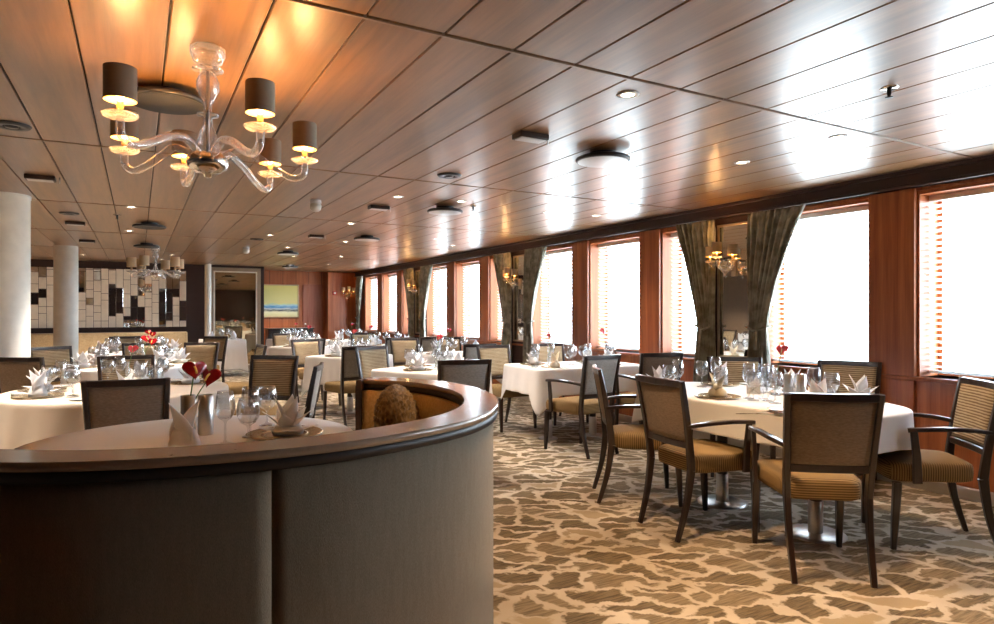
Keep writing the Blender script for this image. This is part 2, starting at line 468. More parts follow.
# other walls
struct(MB().box(2.55, XW + .4, YF, YF + .15, 0, H_CEIL + .05).build('wall_far', 'red_wood_wall'), 'far red wood wall with painting')
mb = MB()
for xx in [2.95 + .33 * i for i in range(7)]: mb.box(xx - .004, xx + .004, YF - .006, YF, .1, H_CEIL)
struct(mb.build('trim_6', 'groove'))
struct(MB().box(XL, 2.55, YR, YR + .15, 0, H_CEIL + .05).build('wall_back', 'niche'), 'dark far wall on the left')
struct(MB().box(2.5, 2.6, YR, YF, 0, H_CEIL + .05).build('wall_return', 'niche'))
struct(MB().box(XL - .15, XL, YB, YF, 0, H_CEIL + .05).build('wall_left', 'brown_wall'))
struct(MB().box(XL, XW + .4, YB - .15, YB, 0, H_CEIL + .05).build('wall_rear', 'niche'))
struct(MB().box(4.35, XW - .03, YF - .35, YF - .02, 0.0, H_CEIL - .02, .01).build('trim_7', 'red_wood'), 'dark brown corner panel beside the last window')
# columns
struct(MB().lathe([(.21, 0), (.21, .1), (.19, .105), (.19, 2.37), (.197, 2.371), (.197, 2.4)], 40, (-1.06, 7.3, 0)).build('column_1', 'white_paint'), 'white round column at the left edge')
struct(MB().lathe([(.18, 0), (.18, .1), (.17, .105), (.17, 2.4)], 40, (-1.02, 12.5, 0)).build('column_2', 'white_paint'), 'white round column farther back')
struct(MB().lathe([(.07, 0), (.07, 2.4)], 24, (1.36, 15.6, 0)).build('column_3', 'white_paint'), 'thin white post beside the big mirror')

# windows: frame lining, pane, blind
for i, (a, b) in enumerate(WINDOWS):
    mb = MB()
    mb.box(XW + .01, XW + .31, a, a + .02, Z0, Z1); mb.box(XW + .01, XW + .31, b - .02, b, Z0, Z1)
    mb.box(XW + .01, XW + .31, a + .02, b - .02, Z1 - .03, Z1)
    for (y0, y1, z0, z1) in ((a + .02, a + .05, Z0, Z1), (b - .05, b - .02, Z0, Z1), (a + .05, b - .05, Z0, Z0 + .03), (a + .05, b - .05, Z1 - .05, Z1 - .03)):
        mb.box(XW + .27, XW + .29, y0, y1, z0, z1, .003)
    w = struct(mb.build('window_%d' % (i + 1), 'orange_wood'), None)
    MB().box(XW + .278, XW + .282, a + .05, b - .05, Z0 + .03, Z1 - .05).build('pane', 'pane', w)
    r = empty('window_blind', (XW + .155, (a + b) / 2, Z0)); hw = (b - a) / 2 - .026
    mb = MB(); z = .075
    while z < Z1 - Z0 - .07:
        def slat(u, v, z=z):
            q = (v - .5); return Vector((q * .046 * math.cos(R(22)), -hw + 2 * hw * u, z - q * .046 * math.sin(R(22)) + .003 * (1 - 4 * q * q)))
        mb.grid(slat, 2, 4); z += .047
    mb.build('slats', 'blind', r)
    MB().box(-.03, .03, -hw, hw, Z1 - Z0 - .075, Z1 - Z0 - .032, .003).build('head_rail', 'fixture_white', r)
    MB().box(-.022, .022, -hw, hw, .025, .045, .004).build('bottom_rail', 'blind', r)
    mb = MB()
    for y in (-hw * .6, hw * .6): mb.tube([(-.026, y, .04), (-.026, y, Z1 - Z0 - .05)], .0015, 4)
    mb.build('cord', 'fixture_white', r)
    BL = r; r['yy'] = (a + b) / 2
    r['category'] = 'blind'
blinds = sorted([o for o in C.objects if o.name.startswith('window_blind')], key=lambda o: o['yy'])
ORD = ['first', 'second', 'third', 'fourth', 'fifth', 'sixth', 'seventh', 'eighth', 'ninth', 'tenth', 'eleventh', 'twelfth', 'thirteenth', 'fourteenth', 'fifteenth', 'sixteenth', 'seventeenth', 'eighteenth', 'nineteenth', 'twentieth']
vis = [o for o in blinds if o['yy'] > 1.9]
for i, o in enumerate(vis):
    o['label'] = 'white slatted blind in the window at the right edge of the photo' if i == 0 else 'white slatted blind, %s window blind counting from the right' % ORD[i]
for i, o in enumerate([o for o in blinds if o['yy'] <= 1.9]):
    o['label'] = 'white slatted blind in a window outside the photo, beyond its right edge'
for o in blinds: o['group'] = 'window blinds'; del o['yy']

# ------------------------------------------------------------------ ceiling fittings
def build_downlight():
    r = empty('downlight')
    MB().lathe([(.030, -.001), (.034, -.006), (.052, -.006), (.056, -.001), (.056, .0)], 24).build('trim_ring', 'fixture_white', r)
    MB().lathe([(0, -.002), (.031, -.002)], 20).build('lamp_lens', 'downlight', r)
    return r
DL = [(2.10, 2.43), (3.73, 2.39), (3.76, 3.13), (2.10, 5.62), (2.72, 5.56), (-.06, 7.50), (3.82, 5.71), (4.42, 5.65), (2.24, 7.6),
      (-.10, 9.7), (1.6, 9.3), (.55, 13.4), (2.15, 10.9), (2.75, 9.6), (3.8, 8.6), (2.6, 12.6), (3.4, 12.2), (3.7, 14.3), (3.0, 14.9), (4.4, 9.3), (2.1, .5), (-.9, 5.2), (-2.4, 3.6), (-2.4, 6.2), (-2.4, 8.8), (-2.4, 11.4), (-2.4, 14.0), (-4.2, 5.0), (-4.2, 9.0), (-4.2, 13.0), (-.9, 14.2), (.4, 14.6), (3.2, 16.3)]  # unseen far-left spotlights and those by the mosaic are added to brighten there
dls = []
for (x, y) in DL:
    o = place('downlight', build_downlight, (x, y, H_CEIL)); dls.append((px_u(x, y), o, x, y))
    l = bpy.data.lights.new('downlight_beam', 'SPOT'); l.energy = 34 if (x > 3.3 and y > 2) else (150 if x < 0 else (120 if y < 1 else 70)); l.color = (1, .66, .36) if (y < 3 and x > 0) else (1, .84, .68); l.spot_size = R(95); l.spot_blend = .7; l.shadow_soft_size = .03
    lo = bpy.data.objects.new('downlight_beam', l); C.objects.link(lo); lo.location = (x, y, H_CEIL - .012)
for i, (u, o, x, y) in enumerate(sorted(dls, key=lambda q: q[0] if (q[3] > .7 and q[2] > -2 and q[0] > 0) else 9999)):
    lab = 'small warm recessed ceiling spotlight, %s from the left' % (ORD + ['twenty-first', 'twenty-second', 'twenty-third', 'twenty-fourth'])[min(i, 23)]
    if y < .7 or x < -2 or u < 0: lab = 'small warm recessed ceiling spotlight out of view, put in for its light'
    tag(o, lab, 'spotlight', 'recessed ceiling spotlights')

def build_disc(dm='fixture_white'):
    r = empty('ceiling_disc')
    MB().lathe([(.09, 0), (.09, -.03), (0, -.03)], 32).build('mounting_neck', 'dark_metal', r)
    MB().lathe([(0, -.030), (.17, -.030), (.182, -.038), (.182, -.052), (.17, -.060), (.168, -.056), (0, -.056)], 48).build('rim', 'dark_metal', r)
    MB().lathe([(.168, -.0605), (.10, -.066), (0, -.068)], 48).build('diffuser', dm, r)
    return r
for (x, y), lab in (((.12, 3.5), 'large dark disc fitting on the ceiling just behind the near chandelier'),
                    ((2.73, 3.41), 'round pale ceiling disc, the nearest on the window side'),
                    ((2.73, 5.95), 'round pale ceiling disc, second nearest on the window side'),
                    ((2.81, 8.75), 'round pale ceiling disc, third nearest on the window side'),
                    ((2.3, 11.6), 'round dark disc over the aisle ahead of the painting'),
                    ((3.02, 15.0), 'dark ceiling disc farthest away, near the red wall'),
                    ((.12, 8.76), 'round ceiling disc above the far chandelier, nearer of two'),
                    ((.12, 11.4), 'round dark disc beside the far chandelier mount')):
    dk = (x < 1)
    tag(place('disc%d' % dk, (lambda: build_disc('matte_grey')) if dk else build_disc, (x, y, H_CEIL)), lab, 'ceiling fitting', 'ceiling discs')
def build_box():
    r = empty('emergency_light')
    MB().box(-.10, .10, -.055, .055, -.035, 0, .006).build('housing', 'dark_wood', r)
    MB().box(-.085, .085, -.042, .042, -.039, -.034, .002).build('lens', 'fixture_white', r)
    MB().tube([(.125, 0, 0), (.125, 0, -.05)], .004, 6).build('probe', 'metal', r)
    return r
for (x, y), lab in (((2.06, 3.26), 'small rectangular ceiling box, nearest on the window side'), ((2.12, 6.22), 'small rectangular ceiling box between two ceiling discs'),
                    ((2.16, 9.0), 'small reddish rectangular ceiling box above the aisle'), ((-.67, 6.15), 'rectangular ceiling box at the left edge above the white column'),
                    ((-.65, 9.09), 'rectangular ceiling box, second from the left edge'), ((-.66, 11.28), 'rectangular ceiling box above the far white column')):
    tag(place('box', build_box, (x, y, H_CEIL)), lab, 'ceiling fitting', 'ceiling boxes')
def build_vent():
    r = empty('air_vent')
    MB().lathe([(.04, 0), (.045, -.012), (.085, -.014), (.095, -.004), (.095, 0)], 32).build('outer_ring', 'dark_metal', r)
    MB().lathe([(0, -.018), (.032, -.016), (.034, -.004), (.034, 0)], 24).build('core', 'dark_metal', r)
    return r
for (x, y), lab in (((2.12, 4.54), 'dark round air vent in the ceiling ahead of the booth'), ((-.63, 4.55), 'dark round air vent at the left edge of the ceiling'),
                    ((-.65, 8.3), 'dark round air vent above the far left tables'), ((1.52, 9.9), 'dark round air vent near the centre of the far ceiling')):
    tag(place('vent', build_vent, (x, y, H_CEIL)), lab, 'vent', 'round ceiling vents')
def build_sprinkler():
    r = empty('sprinkler')
    MB().lathe([(0, -.006), (.035, -.005), (.04, 0)], 24).build('cover_plate', 'chrome', r)
    MB().lathe([(.010, 0), (.010, -.03), (.005, -.04), (.018, -.043), (.018, -.046), (0, -.046)], 12).build('nozzle', 'dark_metal', r)
    return r
for (x, y), lab in (((3.13, 1.75), 'metal sprinkler head hanging at the upper right of the ceiling'), ((2.95, 5.75), 'small sprinkler head beside the second ceiling disc'),
                    ((-.2, 8.2), 'small sprinkler head on the far left ceiling')):
    tag(place('sprinkler', build_sprinkler, (x, y, H_CEIL)), lab, 'sprinkler', 'ceiling sprinklers')
def build_detector():
    r = empty('smoke_detector')
    MB().lathe([(.05, 0), (.055, -.03), (.05, -.035)], 28).build('base', 'fixture_white', r)
    MB().lathe([(.045, -.034), (.055, -.055), (.05, -.09), (.03, -.11), (0, -.116)], 28).build('dome', 'white_paint', r)
    return r
for (x, y), lab in (((1.48, 6.18), 'white dome smoke detector right of the near chandelier'), ((1.55, 11.2), 'white dome smoke detector above the far mirror')):
    tag(place('detector', build_detector, (x, y, H_CEIL)), lab, 'smoke detector', 'dome smoke detectors')

# ------------------------------------------------------------------ chandeliers
CX, CY = .245, 2.815
ARMS = [(-102, .45), (-43, .44), (31, .385), (80, .48), (128, .42), (176, .35)]
def shade_set(r, n, x, y, z, s=1.0, lit=True, mat='shade'):
    """lamp on an arm end: drip dish, candle tube, bulb, shade"""
    d = MB().lathe([(0, .0), (.02 * s, -.004 * s), (.048 * s, .004 * s), (.056 * s, .014 * s), (.053 * s, .016 * s), (.044 * s, .009 * s), (.012 * s, .004 * s), (0, .006 * s)], 28, (x, y, z)).build('drip_dish', 'crystal', r)
    MB().lathe([(.010 * s, .006 * s), (.012 * s, .02 * s), (.010 * s, .055 * s), (0, .056 * s)], 14, (x, y, z)).build('candle_tube', 'gold', r)
    b = MB().lathe([(0, .056 * s), (.010 * s, .062 * s), (.016 * s, .085 * s), (.010 * s, .105 * s), (0, .115 * s)], 14, (x, y, z)).build('bulb', 'bulb' if lit else 'candle', r)
    sh = MB(); sh.lathe([(.050 * s, .06 * s), (.050 * s, .170 * s)], 32, (x, y, z))
    sh = sh.build('lamp_shade', mat, r)
    li = MB().lathe([(.0485 * s, .0602 * s), (.0485 * s, .1698 * s)], 32, (x, y, z)).build('lining', 'shade_lining', sh)
def build_chandelier(lit, mat, ss=1.0):
    r = empty('chandelier')
    H = H_CEIL
    MB().lathe([(0, 0), (.045, -.002), (.066, -.012), (.067, -.035), (.055, -.065), (.03, -.082), (.02, -.086), (.058, -.092), (.060, -.098), (.02, -.102), (0, -.102)], 32).build('ceiling_cup', 'crystal', r)
    MB().lathe([(.016, -.102), (.030, -.115), (.043, -.145), (.044, -.175), (.030, -.205), (.016, -.235), (.015, -.268), (.040, -.274), (.041, -.282), (.016, -.288), (.018, -.32), (.034, -.36), (.044, -.40), (.040, -.43), (.02, -.44)], 28).build('glass_stem', 'crystal', r)
    MB().lathe([(0, -.102), (.007, -.102), (.007, -.44), (0, -.44)], 12).build('rod', 'metal', r)
    MB().lathe([(.02, -.425), (.055, -.432), (.075, -.448), (.080, -.47), (.070, -.495), (.045, -.51), (.018, -.515), (.014, -.528), (0, -.532)], 32).build('hub', 'chrome', r)
    for a, R_ in ARMS:
        a = R(a) - AZ
        ca, sa = math.cos(a), math.sin(a)
        pts = [(.045, -.455), (.08, -.425), (.14, -.405), (R_ * .5, -.425), (R_ * .72, -.475), (R_ * .88, -.497), (R_ * .985, -.478), (R_ * 1.0, -.445), (R_ * 1.0, -.425)]
        path = catmull([(p[0] * ca, p[0] * sa, p[1]) for p in pts], 5)
        MB().tube(path, lambda i: .0175 - .004 * i / len(path), 12).build('arm', 'crystal', r)
        shade_set(r, 0, R_ * ca, R_ * sa, -.425, ss, lit, mat)
    return r
ch = build_chandelier(True, 'shade'); ch.location = (CX, CY, H_CEIL)
tag(ch, 'large glass chandelier with six taupe lit shades hanging at upper left', 'chandelier')
for a, R_ in ARMS:
    a = R(a) - AZ
    l = bpy.data.lights.new('candle_glow', 'POINT'); l.energy = 3.0; l.color = (1, .62, .27); l.shadow_soft_size = .02
    o = bpy.data.objects.new('candle_glow', l); C.objects.link(o); o.location = (CX + R_ * math.cos(a), CY + R_ * math.sin(a), H_CEIL - .425 + .14)
ch2 = build_chandelier(False, 'shade_cloth', 1.4); ch2.location = (.25, 11.85, H_CEIL); ch2.rotation_euler = (0, 0, R(20))
tag(ch2, 'small distant glass chandelier with white shades before the mosaic wall', 'chandelier')

# ------------------------------------------------------------------ chairs
def build_chair(arms, back):
    r = empty('dining_chair')
    for s in (-1, 1):
        p = [(s * .222, .205, .37), (s * .224, .215, .18), (s * .226, .225, 0)]
        MB().bar(p, lambda i: (.042, .038, .026)[i], lambda i: (.042, .038, .026)[i], side=(1, 0, 0)).build('leg', 'espresso', r)
        p = catmull([(s * .180, -.32, 0), (s * .186, -.262, .20), (s * .190, -.232, .40)], 4)
        MB().bar(p, lambda i: .026 + .004 * i / 8, lambda i: .026 + .022 * i / 8, side=(1, 0, 0)).build('leg', 'espresso', r)
    mb = MB()
    def yb(z): return -.232 - .085 * ((z - .40) / .52) ** 1.3 if z > .4 else -.232
    def xb(z): return .190 + .022 * (z - .40) / .52
    for s in (-1, 1):
        mb.bar([(s * xb(z), yb(z), z) for z in (.40, .5, .6, .7, .8, .87, .918)], .030, lambda i: .046 - .018 * i / 6, side=(1, 0, 0))
    def rail(z, hh, bow):
        pts = []
        for k in range(9):
            u = -1 + k / 4; pts.append((u * (xb(z) - .012), yb(z) - bow * (1 - u * u), z))
        mb.bar(pts, .026, hh)
    rail(.900, .040, .018); rail(.545, .040, .010)
    mb.build('back_frame', 'espresso', r)
    def panel(off, bulge):
        def f(u, v):
            z = .565 + .317 * v; q = 2 * u - 1
            w = xb(z) - .014; e = (1 - q ** 8) * (1 - (2 * v - 1) ** 8)
            return Vector((q * w, yb(z) - .014 * (1 - q * q) + off + bulge * e, z))
        return f
    MB().grid(panel(.006, .014), 14, 12).build('backrest', 'back_stripe', r, solid=.004)
    MB().grid(panel(-.004, -.006), 14, 12).build('back_cover', back, r, solid=.004)
    mb = MB()
    def seat(u, v):   # closed rounded cushion: ring over u, profile over v
        prof = [(0, .372), (.90, .372), (.985, .382), (1, .41), (1, .445), (.975, .466), (.90, .478), (.6, .486), (0, .488)]
        a = 2 * PI * u; k, z = prof[round(v * 8)]
        c_, s_ = math.cos(a), math.sin(a)
        m = (abs(c_) ** 7 + abs(s_) ** 7) ** (-1 / 7)
        X, Y = c_ * m * k, s_ * m * k
        return Vector((X * (.216 + .030 * Y), .018 + Y * .232, z))
    mb.grid(seat, 56, 9, closed_u=True)
    mb.build('seat', 'seat', r)
    if arms:
        for s in (-1, 1):
            p = catmull([(s * .200, -.262, .655), (s * .245, -.15, .672), (s * .262, 0, .676), (s * .262, .13, .668), (s * .256, .165, .664)], 3)
            mb = MB(); mb.bar(p, .036, .022)
            mb.bar([(s * .256, .135, .66), (s * .254, .12, .52), (s * .252, .115, .375)], .022, lambda i: (.034, .040, .046)[i], side=(1, 0, 0))
            mb.build('armrest', 'espresso', r)
    return r
def chair(x, y, dx, dy, label, arms=True, back='back_plain', group=None):
    o = place('chair%d%s' % (arms, back), lambda: build_chair(arms, back), (x, y, 0), facing(dx, dy), 1.015)
    tag(o, label, 'chair', group); return o

CH = [  # x, y, facing, label, arms, back
    (3.145, 2.17, .60, .80, 'dark-framed armchair nearest the camera, its plain brown back to us', 1, 'back_plain'),
    (3.065, 2.86, 1, -.12, 'armchair left of the near round table, back angled toward us', 1, 'back_plain'),
    (3.17, 3.52, .84, -.54, 'armchair seen edge-on behind the left armchair of the round table', 1, 'back_plain'),
    (4.02, 2.07, -.76, .65, 'armchair at the right edge with striped back beside the wood wall', 1, 'back_plain'),
    (4.72, 3.00, -.92, -.38, 'striped chair facing us behind the round table, below the right window', 0, 'back_plain'),
    (4.36, 3.66, -.68, -.73, 'striped chair facing us beneath the nearest tall wall mirror', 0, 'back_plain'),
    (3.70, 4.98, -.10, 1, 'armchair with window-greyed back on the near side of the blue-lit rectangular table', 1, 'back_window_lit'),
    (4.52, 4.95, .25, .97, 'brown-backed armchair at right near corner of the blue-lit rectangular table', 1, 'back_plain'),
    (3.72, 6.38, .05, -1, 'pale chair facing us on far left of the blue-lit rectangular table', 0, 'back_window_lit'),
    (4.50, 6.42, -.05, -1, 'pale chair facing us on far right of the blue-lit rectangular table', 0, 'back_window_lit'),
    (2.45, 5.08, .25, .97, 'chair with window-greyed back just behind the booth rim', 0, 'back_window_lit'),
    (2.46, 6.84, .35, -.93, 'tan-backed chair facing us behind the table next to the booth', 0, 'back_window_lit'),
    (2.22, 7.58, -.12, 1, 'armless chair with window-paled back in the aisle with tan seat showing', 0, 'back_window_lit'),
    (2.22, 9.18, .3, -.95, 'cream-fronted chair at far side of the second aisle table', 0, 'back_window_lit'),
    (2.20, 9.95, -.1, 1, 'chair with window-paled back at near side of the third aisle table', 0, 'back_window_lit'),
    (2.40, 11.95, .1, -1, 'distant chair at far side of the third aisle table', 0, 'back_window_lit'),
    (3.72, 7.38, 0, 1, 'chair with window-greyed back on near side of the third window table', 0, 'back_window_lit'),
    (3.52, 8.85, 0, -1, 'pale chair facing us on far left of the third window table', 0, 'back_window_lit'),
    (4.25, 8.85, 0, -1, 'pale chair facing us on far right of the third window table', 0, 'back_window_lit'),
    (3.55, 9.75, 0, 1, 'chair with window-paled back on near side of the fourth window table', 0, 'back_window_lit'),
    (4.15, 9.80, 0, 1, 'chair with window-paled back near the windows at the fourth window table', 0, 'back_window_lit'),
    (3.72, 11.55, 0, -1, 'distant pale chair facing us behind the fourth window table', 0, 'back_window_lit'),
    (-.02, 4.66, .12, 1, 'wide brown-backed chair just beyond the booth table, centre left', 0, 'back_plain'),
    (.90, 5.85, -.60, -.80, 'striped chair turned toward us right of the red flower', 0, 'back_plain'),
    (.90, 5.02, -.94, .34, 'chair seen edge-on beside the aisle, above the right napkin', 0, 'back_window_lit'),
    (-.06, 6.42, .1, -1, 'striped chair facing us behind the tan-clothed round table', 0, 'back_plain'),
    (-.76, 7.22, .5, .86, 'dark-backed chair at left edge beside the big column', 0, 'back_plain'),
    (-.72, 8.62, .5, -.86, 'grey chair behind the dark-backed chair, between the two columns', 0, 'back_plain'),
    (.56, 8.85, -.5, -.85, 'striped chair facing us right of the second round table', 0, 'back_plain'),
    (.98, 8.10, -.95, -.05, 'chair seen edge-on by the aisle beyond the striped chair', 0, 'back_window_lit'),
    (.05, 9.10, 0, -1, 'chair facing us behind the second round table on the left', 0, 'back_plain'),
    (-.15, 11.75, .1, -1, 'distant chair facing us below the mosaic wall', 0, 'back_plain'),
    (.88, 11.1, -.7, -.7, 'distant tan chair right of the far round table', 0, 'back_plain'),
    (-1.05, 10.05, .9, .2, 'distant chair between the two white columns', 0, 'back_plain'),
]
for c in CH: chair(*c[:5], arms=bool(c[5]), back=c[6])

# ------------------------------------------------------------------ tables and cloths
TZ = .75
def build_pedestals(r, pts, disc):
    for (x, y) in pts:
        c = MB().lathe([(.036, .02), (.036, .72)], 24, (x, y, 0)).build('pedestal', 'black', r)
        MB().lathe([(.041, .012), (.041, .20), (.037, .204)], 28, (x, y, 0)).build('sleeve', 'metal', c)
        MB().lathe([(disc, 0), (disc, .006), (disc * .9, .012), (0, .014)], 40, (x, y, 0)).build('base_plate', 'metal', c)
def outline(kind, a, b, rot):
    def f(t_):
        an = 2 * PI * t_; c_, s_ = math.cos(an), math.sin(an)
        if kind == 'round': X, Y, cr = c_ * a, s_ * a, abs(math.sin(2 * (an))) ** 3
        else:
            e = 14 if kind == 'rect' else 3.0; m = (abs(c_) ** e + abs(s_) ** e) ** (-1 / e); X, Y = c_ * m * a, s_ * m * b
            cr = max(0, 1 - abs(abs(an % (PI / 2) - PI / 4)) / .24) ** 1.1
        ca, sa = math.cos(rot), math.sin(rot)
        return X * ca - Y * sa, X * sa + Y * ca, cr
    return f
def table(x, y, kind, a, b, rot, peds, label, cloth_mat, cloth_label, drop=.26, corner=.2, disc=.17, seed=1, name='dining_table'):
    r = empty(name, (x, y, 0)); tag(r, label, 'table', 'dining tables')
    f = outline(kind, a - .006, b - .006, rot)
    mb = MB(); n = 64
    top = [mb.bm.verts.new((*f(i / n)[:2], TZ - .004)) for i in range(n)]; bot = [mb.bm.verts.new((*f(i / n)[:2], TZ - .034)) for i in range(n)]
    mb._f(top); mb._f(list(reversed(bot)))
    for i in range(n): mb._f((top[i], top[(i + 1) % n], bot[(i + 1) % n], bot[i]))
    mb.build('tabletop', 'dark_wood', r)
    build_pedestals(r, peds, disc)
    rnd = random.Random(seed); ph = [rnd.random() * 6.28 for _ in range(6)]
    f = outline(kind, a, b, rot)
    def surf(u, v):
        X, Y, cr = f(u); L = math.hypot(X, Y); nx, ny = X / L, Y / L
        an = 2 * PI * u
        fold = (math.sin(9 * an + ph[0]) * .5 + math.sin(15 * an + ph[1]) * .3 + math.sin(23 * an + ph[2]) * .2)
        if v < .2: k = v / .2 * .995; return Vector((X * k, Y * k, TZ + .003))
        if v < .26: k = .995 + .010 * (v - .2) / .06; return Vector((X * k, Y * k, TZ + .003 - .006 * ((v - .2) / .06) ** 2))
        s_ = (v - .26) / .74; dep = (drop + corner * cr) * s_
        out = .006 + s_ ** 1.15 * (.022 + .020 * fold + .035 * cr)
        return Vector((X + nx * out, Y + ny * out, TZ - .003 - dep))
    o = MB(); o.grid(surf, 180, 26, closed_u=True)
    vs = [v for v in o.bm.verts if v.co.x ** 2 + v.co.y ** 2 < 1e-6]
    bmesh.ops.remove_doubles(o.bm, verts=vs, dist=.001)
    c = o.build('tablecloth', cloth_mat, None, (x, y, 0), solid=.003)
    tag(c, cloth_label, 'tablecloth', 'tablecloths')
    return r
TB = {}
def T(key, desc, x, y, *a, **k): TB[key] = (desc, x, y); return table(x, y, *a, **k)
T('booth', 'the booth table', .22, 3.17, 'round', .70, .70, R(20), [(0, 0)], 'round table inside the curved booth at lower left', 'cloth', 'white cloth on the round table inside the curved booth', drop=.19, corner=.0, seed=2)
T('right', 'the near right round table', 3.70, 2.96, 'oval', .50, .92, 0, [(-.16, -.55), (-.14, .17)], 'large round table at right with two black pedestals', 'cloth', 'white cloth draped over the large round table at right', drop=.19, corner=.07, seed=3)
T('rect', 'the blue-lit rectangular table', 4.18, 5.72, 'rect', .68, .42, R(-4), [(-.42, -.12), (.10, -.20)], 'rectangular table under the bluish cloth near the windows', 'cloth', 'bluish white cloth with hanging corner on the rectangular window table', drop=.26, corner=.20, disc=.10, seed=4)
T('aisle1', 'the table behind the booth', 2.62, 6.02, 'rect', .45, .45, R(-60), [(0, 0)], 'square table just behind the booth rim', 'cloth', 'pale cloth on the square table just behind the booth', drop=.34, corner=.24, seed=5)
T('aisle2', 'the second aisle table', 2.46, 8.38, 'rect', .42, .42, R(-52), [(0, 0)], 'square table in the aisle beyond the booth, second in its row', 'cloth', 'white cloth with pointed corner on the second aisle table', drop=.34, corner=.24, seed=6)
T('aisle3', 'the third aisle table', 2.46, 11.1, 'rect', .42, .42, R(-52), [(0, 0)], 'square table third in the aisle row, before the red wall', 'cloth', 'white cloth on the third aisle table before the red wall', drop=.34, corner=.24, seed=7)
T('aisle4', 'the farthest aisle table', 2.9, 14.0, 'rect', .45, .45, R(10), [(0, 0)], 'farthest square table in front of the painting', 'cloth', 'white cloth on the farthest table in front of the painting', drop=.36, corner=.24, seed=17)
T('win3', 'the third window table', 3.85, 8.12, 'rect', .55, .42, 0, [(0, 0)], 'third table counted along the windows', 'cloth', 'white cloth on the third table along the windows', seed=8)
T('win4', 'the fourth window table', 3.8, 10.65, 'rect', .55, .42, 0, [(0, 0)], 'fourth table counted along the windows', 'cloth', 'white cloth on the fourth table along the windows', seed=9)
T('win5', 'the fifth window table', 3.85, 13.1, 'rect', .55, .42, 0, [(0, 0)], 'farthest table counted along the windows', 'cloth', 'white cloth on the farthest table along the windows', seed=10)
T('left1', 'the tan-clothed round table', -.12, 5.52, 'round', .74, .74, R(10), [(0, 0)], 'round table behind the booth on the left', 'cloth_cream', 'tan cloth on the round table at the left edge', drop=.36, corner=.06, seed=11)
T('left2', 'the second left round table', -.05, 7.98, 'round', .63, .63, R(10), [(0, 0)], 'second round table on the left, beside the big column', 'cloth', 'white cloth on the second left round table', drop=.30, corner=.06, seed=12)
T('left3', 'the third left round table', 0, 10.6, 'round', .63, .63, R(10), [(0, 0)], 'third round table on the left, under the far chandelier', 'cloth', 'white cloth on the round table under the far chandelier', drop=.4, corner=.1, seed=13)
T('mirror', 'the table before the big mirror', 1.55, 14.6, 'rect', .40, .40, R(5), [(0, 0)], 'far table in front of the big dark mirror', 'cloth', 'long white cloth on the table before the big mirror', drop=.62, corner=.06, seed=14)

# ------------------------------------------------------------------ tableware
TOP = TZ + .0055
def gl(prof, n=24, nm='wine_glass'):
    def f():
        mb = MB(); mb.lathe(prof, n); return mb.build(nm, 'glass')
    return f
WINE = [(0, .002), (.033, .0), (.034, .003), (.008, .010), (.0045, .02), (.004, .085), (.008, .095), (.024, .105), (.036, .125), (.039, .150), (.034, .19), (.029, .215), (.0285, .215), (.033, .19), (.0375, .150), (.034, .126), (.022, .108), (0, .101)]
GOB = [(0, .002), (.035, .0), (.036, .003), (.008, .010), (.005, .02), (.0045, .065), (.009, .075), (.030, .088), (.044, .112), (.047, .135), (.042, .17), (.036, .19), (.0355, .19), (.041, .17), (.0455, .135), (.042, .113), (.028, .091), (0, .083)]
TUM = [(0, .001), (.026, .0), (.034, .02), (.038, .05), (.034, .09), (.0335, .09), (.037, .05), (.032, .02), (.024, .006), (0, .006)]
KINDS = {'wine': ('wine_glass', gl(WINE), 'tall wine glass', 'glass'), 'goblet': ('water_goblet', gl(GOB, nm='water_goblet'), 'round-bowled stemmed glass', 'glass'), 'tumbler': ('tumbler', gl(TUM, nm='tumbler'), 'small stemless glass', 'glass')}
def petal(mb, base, az, lean, L, w, cup=.35):
    ca, sa = math.cos(az), math.sin(az)
    def f(u, v):
        q = 2 * u - 1; wid = w * math.sin(PI * min(.98, .16 + .80 * v)) ** .8 * (1 - v ** 5)
        rr = .012 + math.sin(lean) * L * v + .018 * v * v - abs(q) ** 2 * cup * wid; z = math.cos(lean) * L * v
        X, Y = rr, q * wid
        return Vector((base[0] + X * ca - Y * sa, base[1] + X * sa + Y * ca, base[2] + z))
    mb.grid(f, 7, 9)
def build_napkin(mat, kind):
    def f():
        rnd = random.Random(5)
        mb = MB()
        if kind == 0:      # opened lily fold
            for k in range(3): petal(mb, (0, 0, .02), R(90 + 120 * k + 10), R(10), .13, .036)
            for k in range(5): petal(mb, (0, 0, .010), R(72 * k), R(38), .105, .032)
            for k in range(4): petal(mb, (0, 0, .006), R(90 * k + 30), R(74), .085, .040)
            mb.lathe([(.055, .002), (.060, .014), (.048, .030), (.02, .04), (0, .042)], 20)
        elif kind == 1:    # standing bishop hat
            for k in (0, 1): petal(mb, (0, 0, .0), R(180 * k + 15), R(8), .165, .052, .5)
            petal(mb, (.0, .0, .0), R(100), R(22), .12, .045, .5)
            mb.lathe([(.048, .0), (.050, .02), (.036, .06), (.02, .075)], 18)
            for k in (0, 1): petal(mb, (0, 0, .004), R(180 * k + 60), R(70), .095, .035)
        else:              # loosely knotted, two ears and round feet
            for s_ in (-1, 1): petal(mb, (s_ * .012, 0, .05), R(90 - 90 * s_), R(14), .115, .026, .8)
            mb.lathe([(.02, .045), (.030, .06), (.028, .075), (.015, .085)], 16)
            for s_ in (-1, 1): mb.lathe([(.034, .0), (.040, .015), (.034, .04), (.016, .056), (0, .058)], 18, (s_ * .026, 0, 0))
        return mb.build('napkin', mat, solid=.002)
    return f
KINDS['napkin'] = ('napkin', build_napkin('napkin', 0), 'white napkin folded like an open lily', 'napkin')
KINDS['hat'] = ('napkin', build_napkin('napkin', 1), 'white napkin folded into a standing peak', 'napkin')
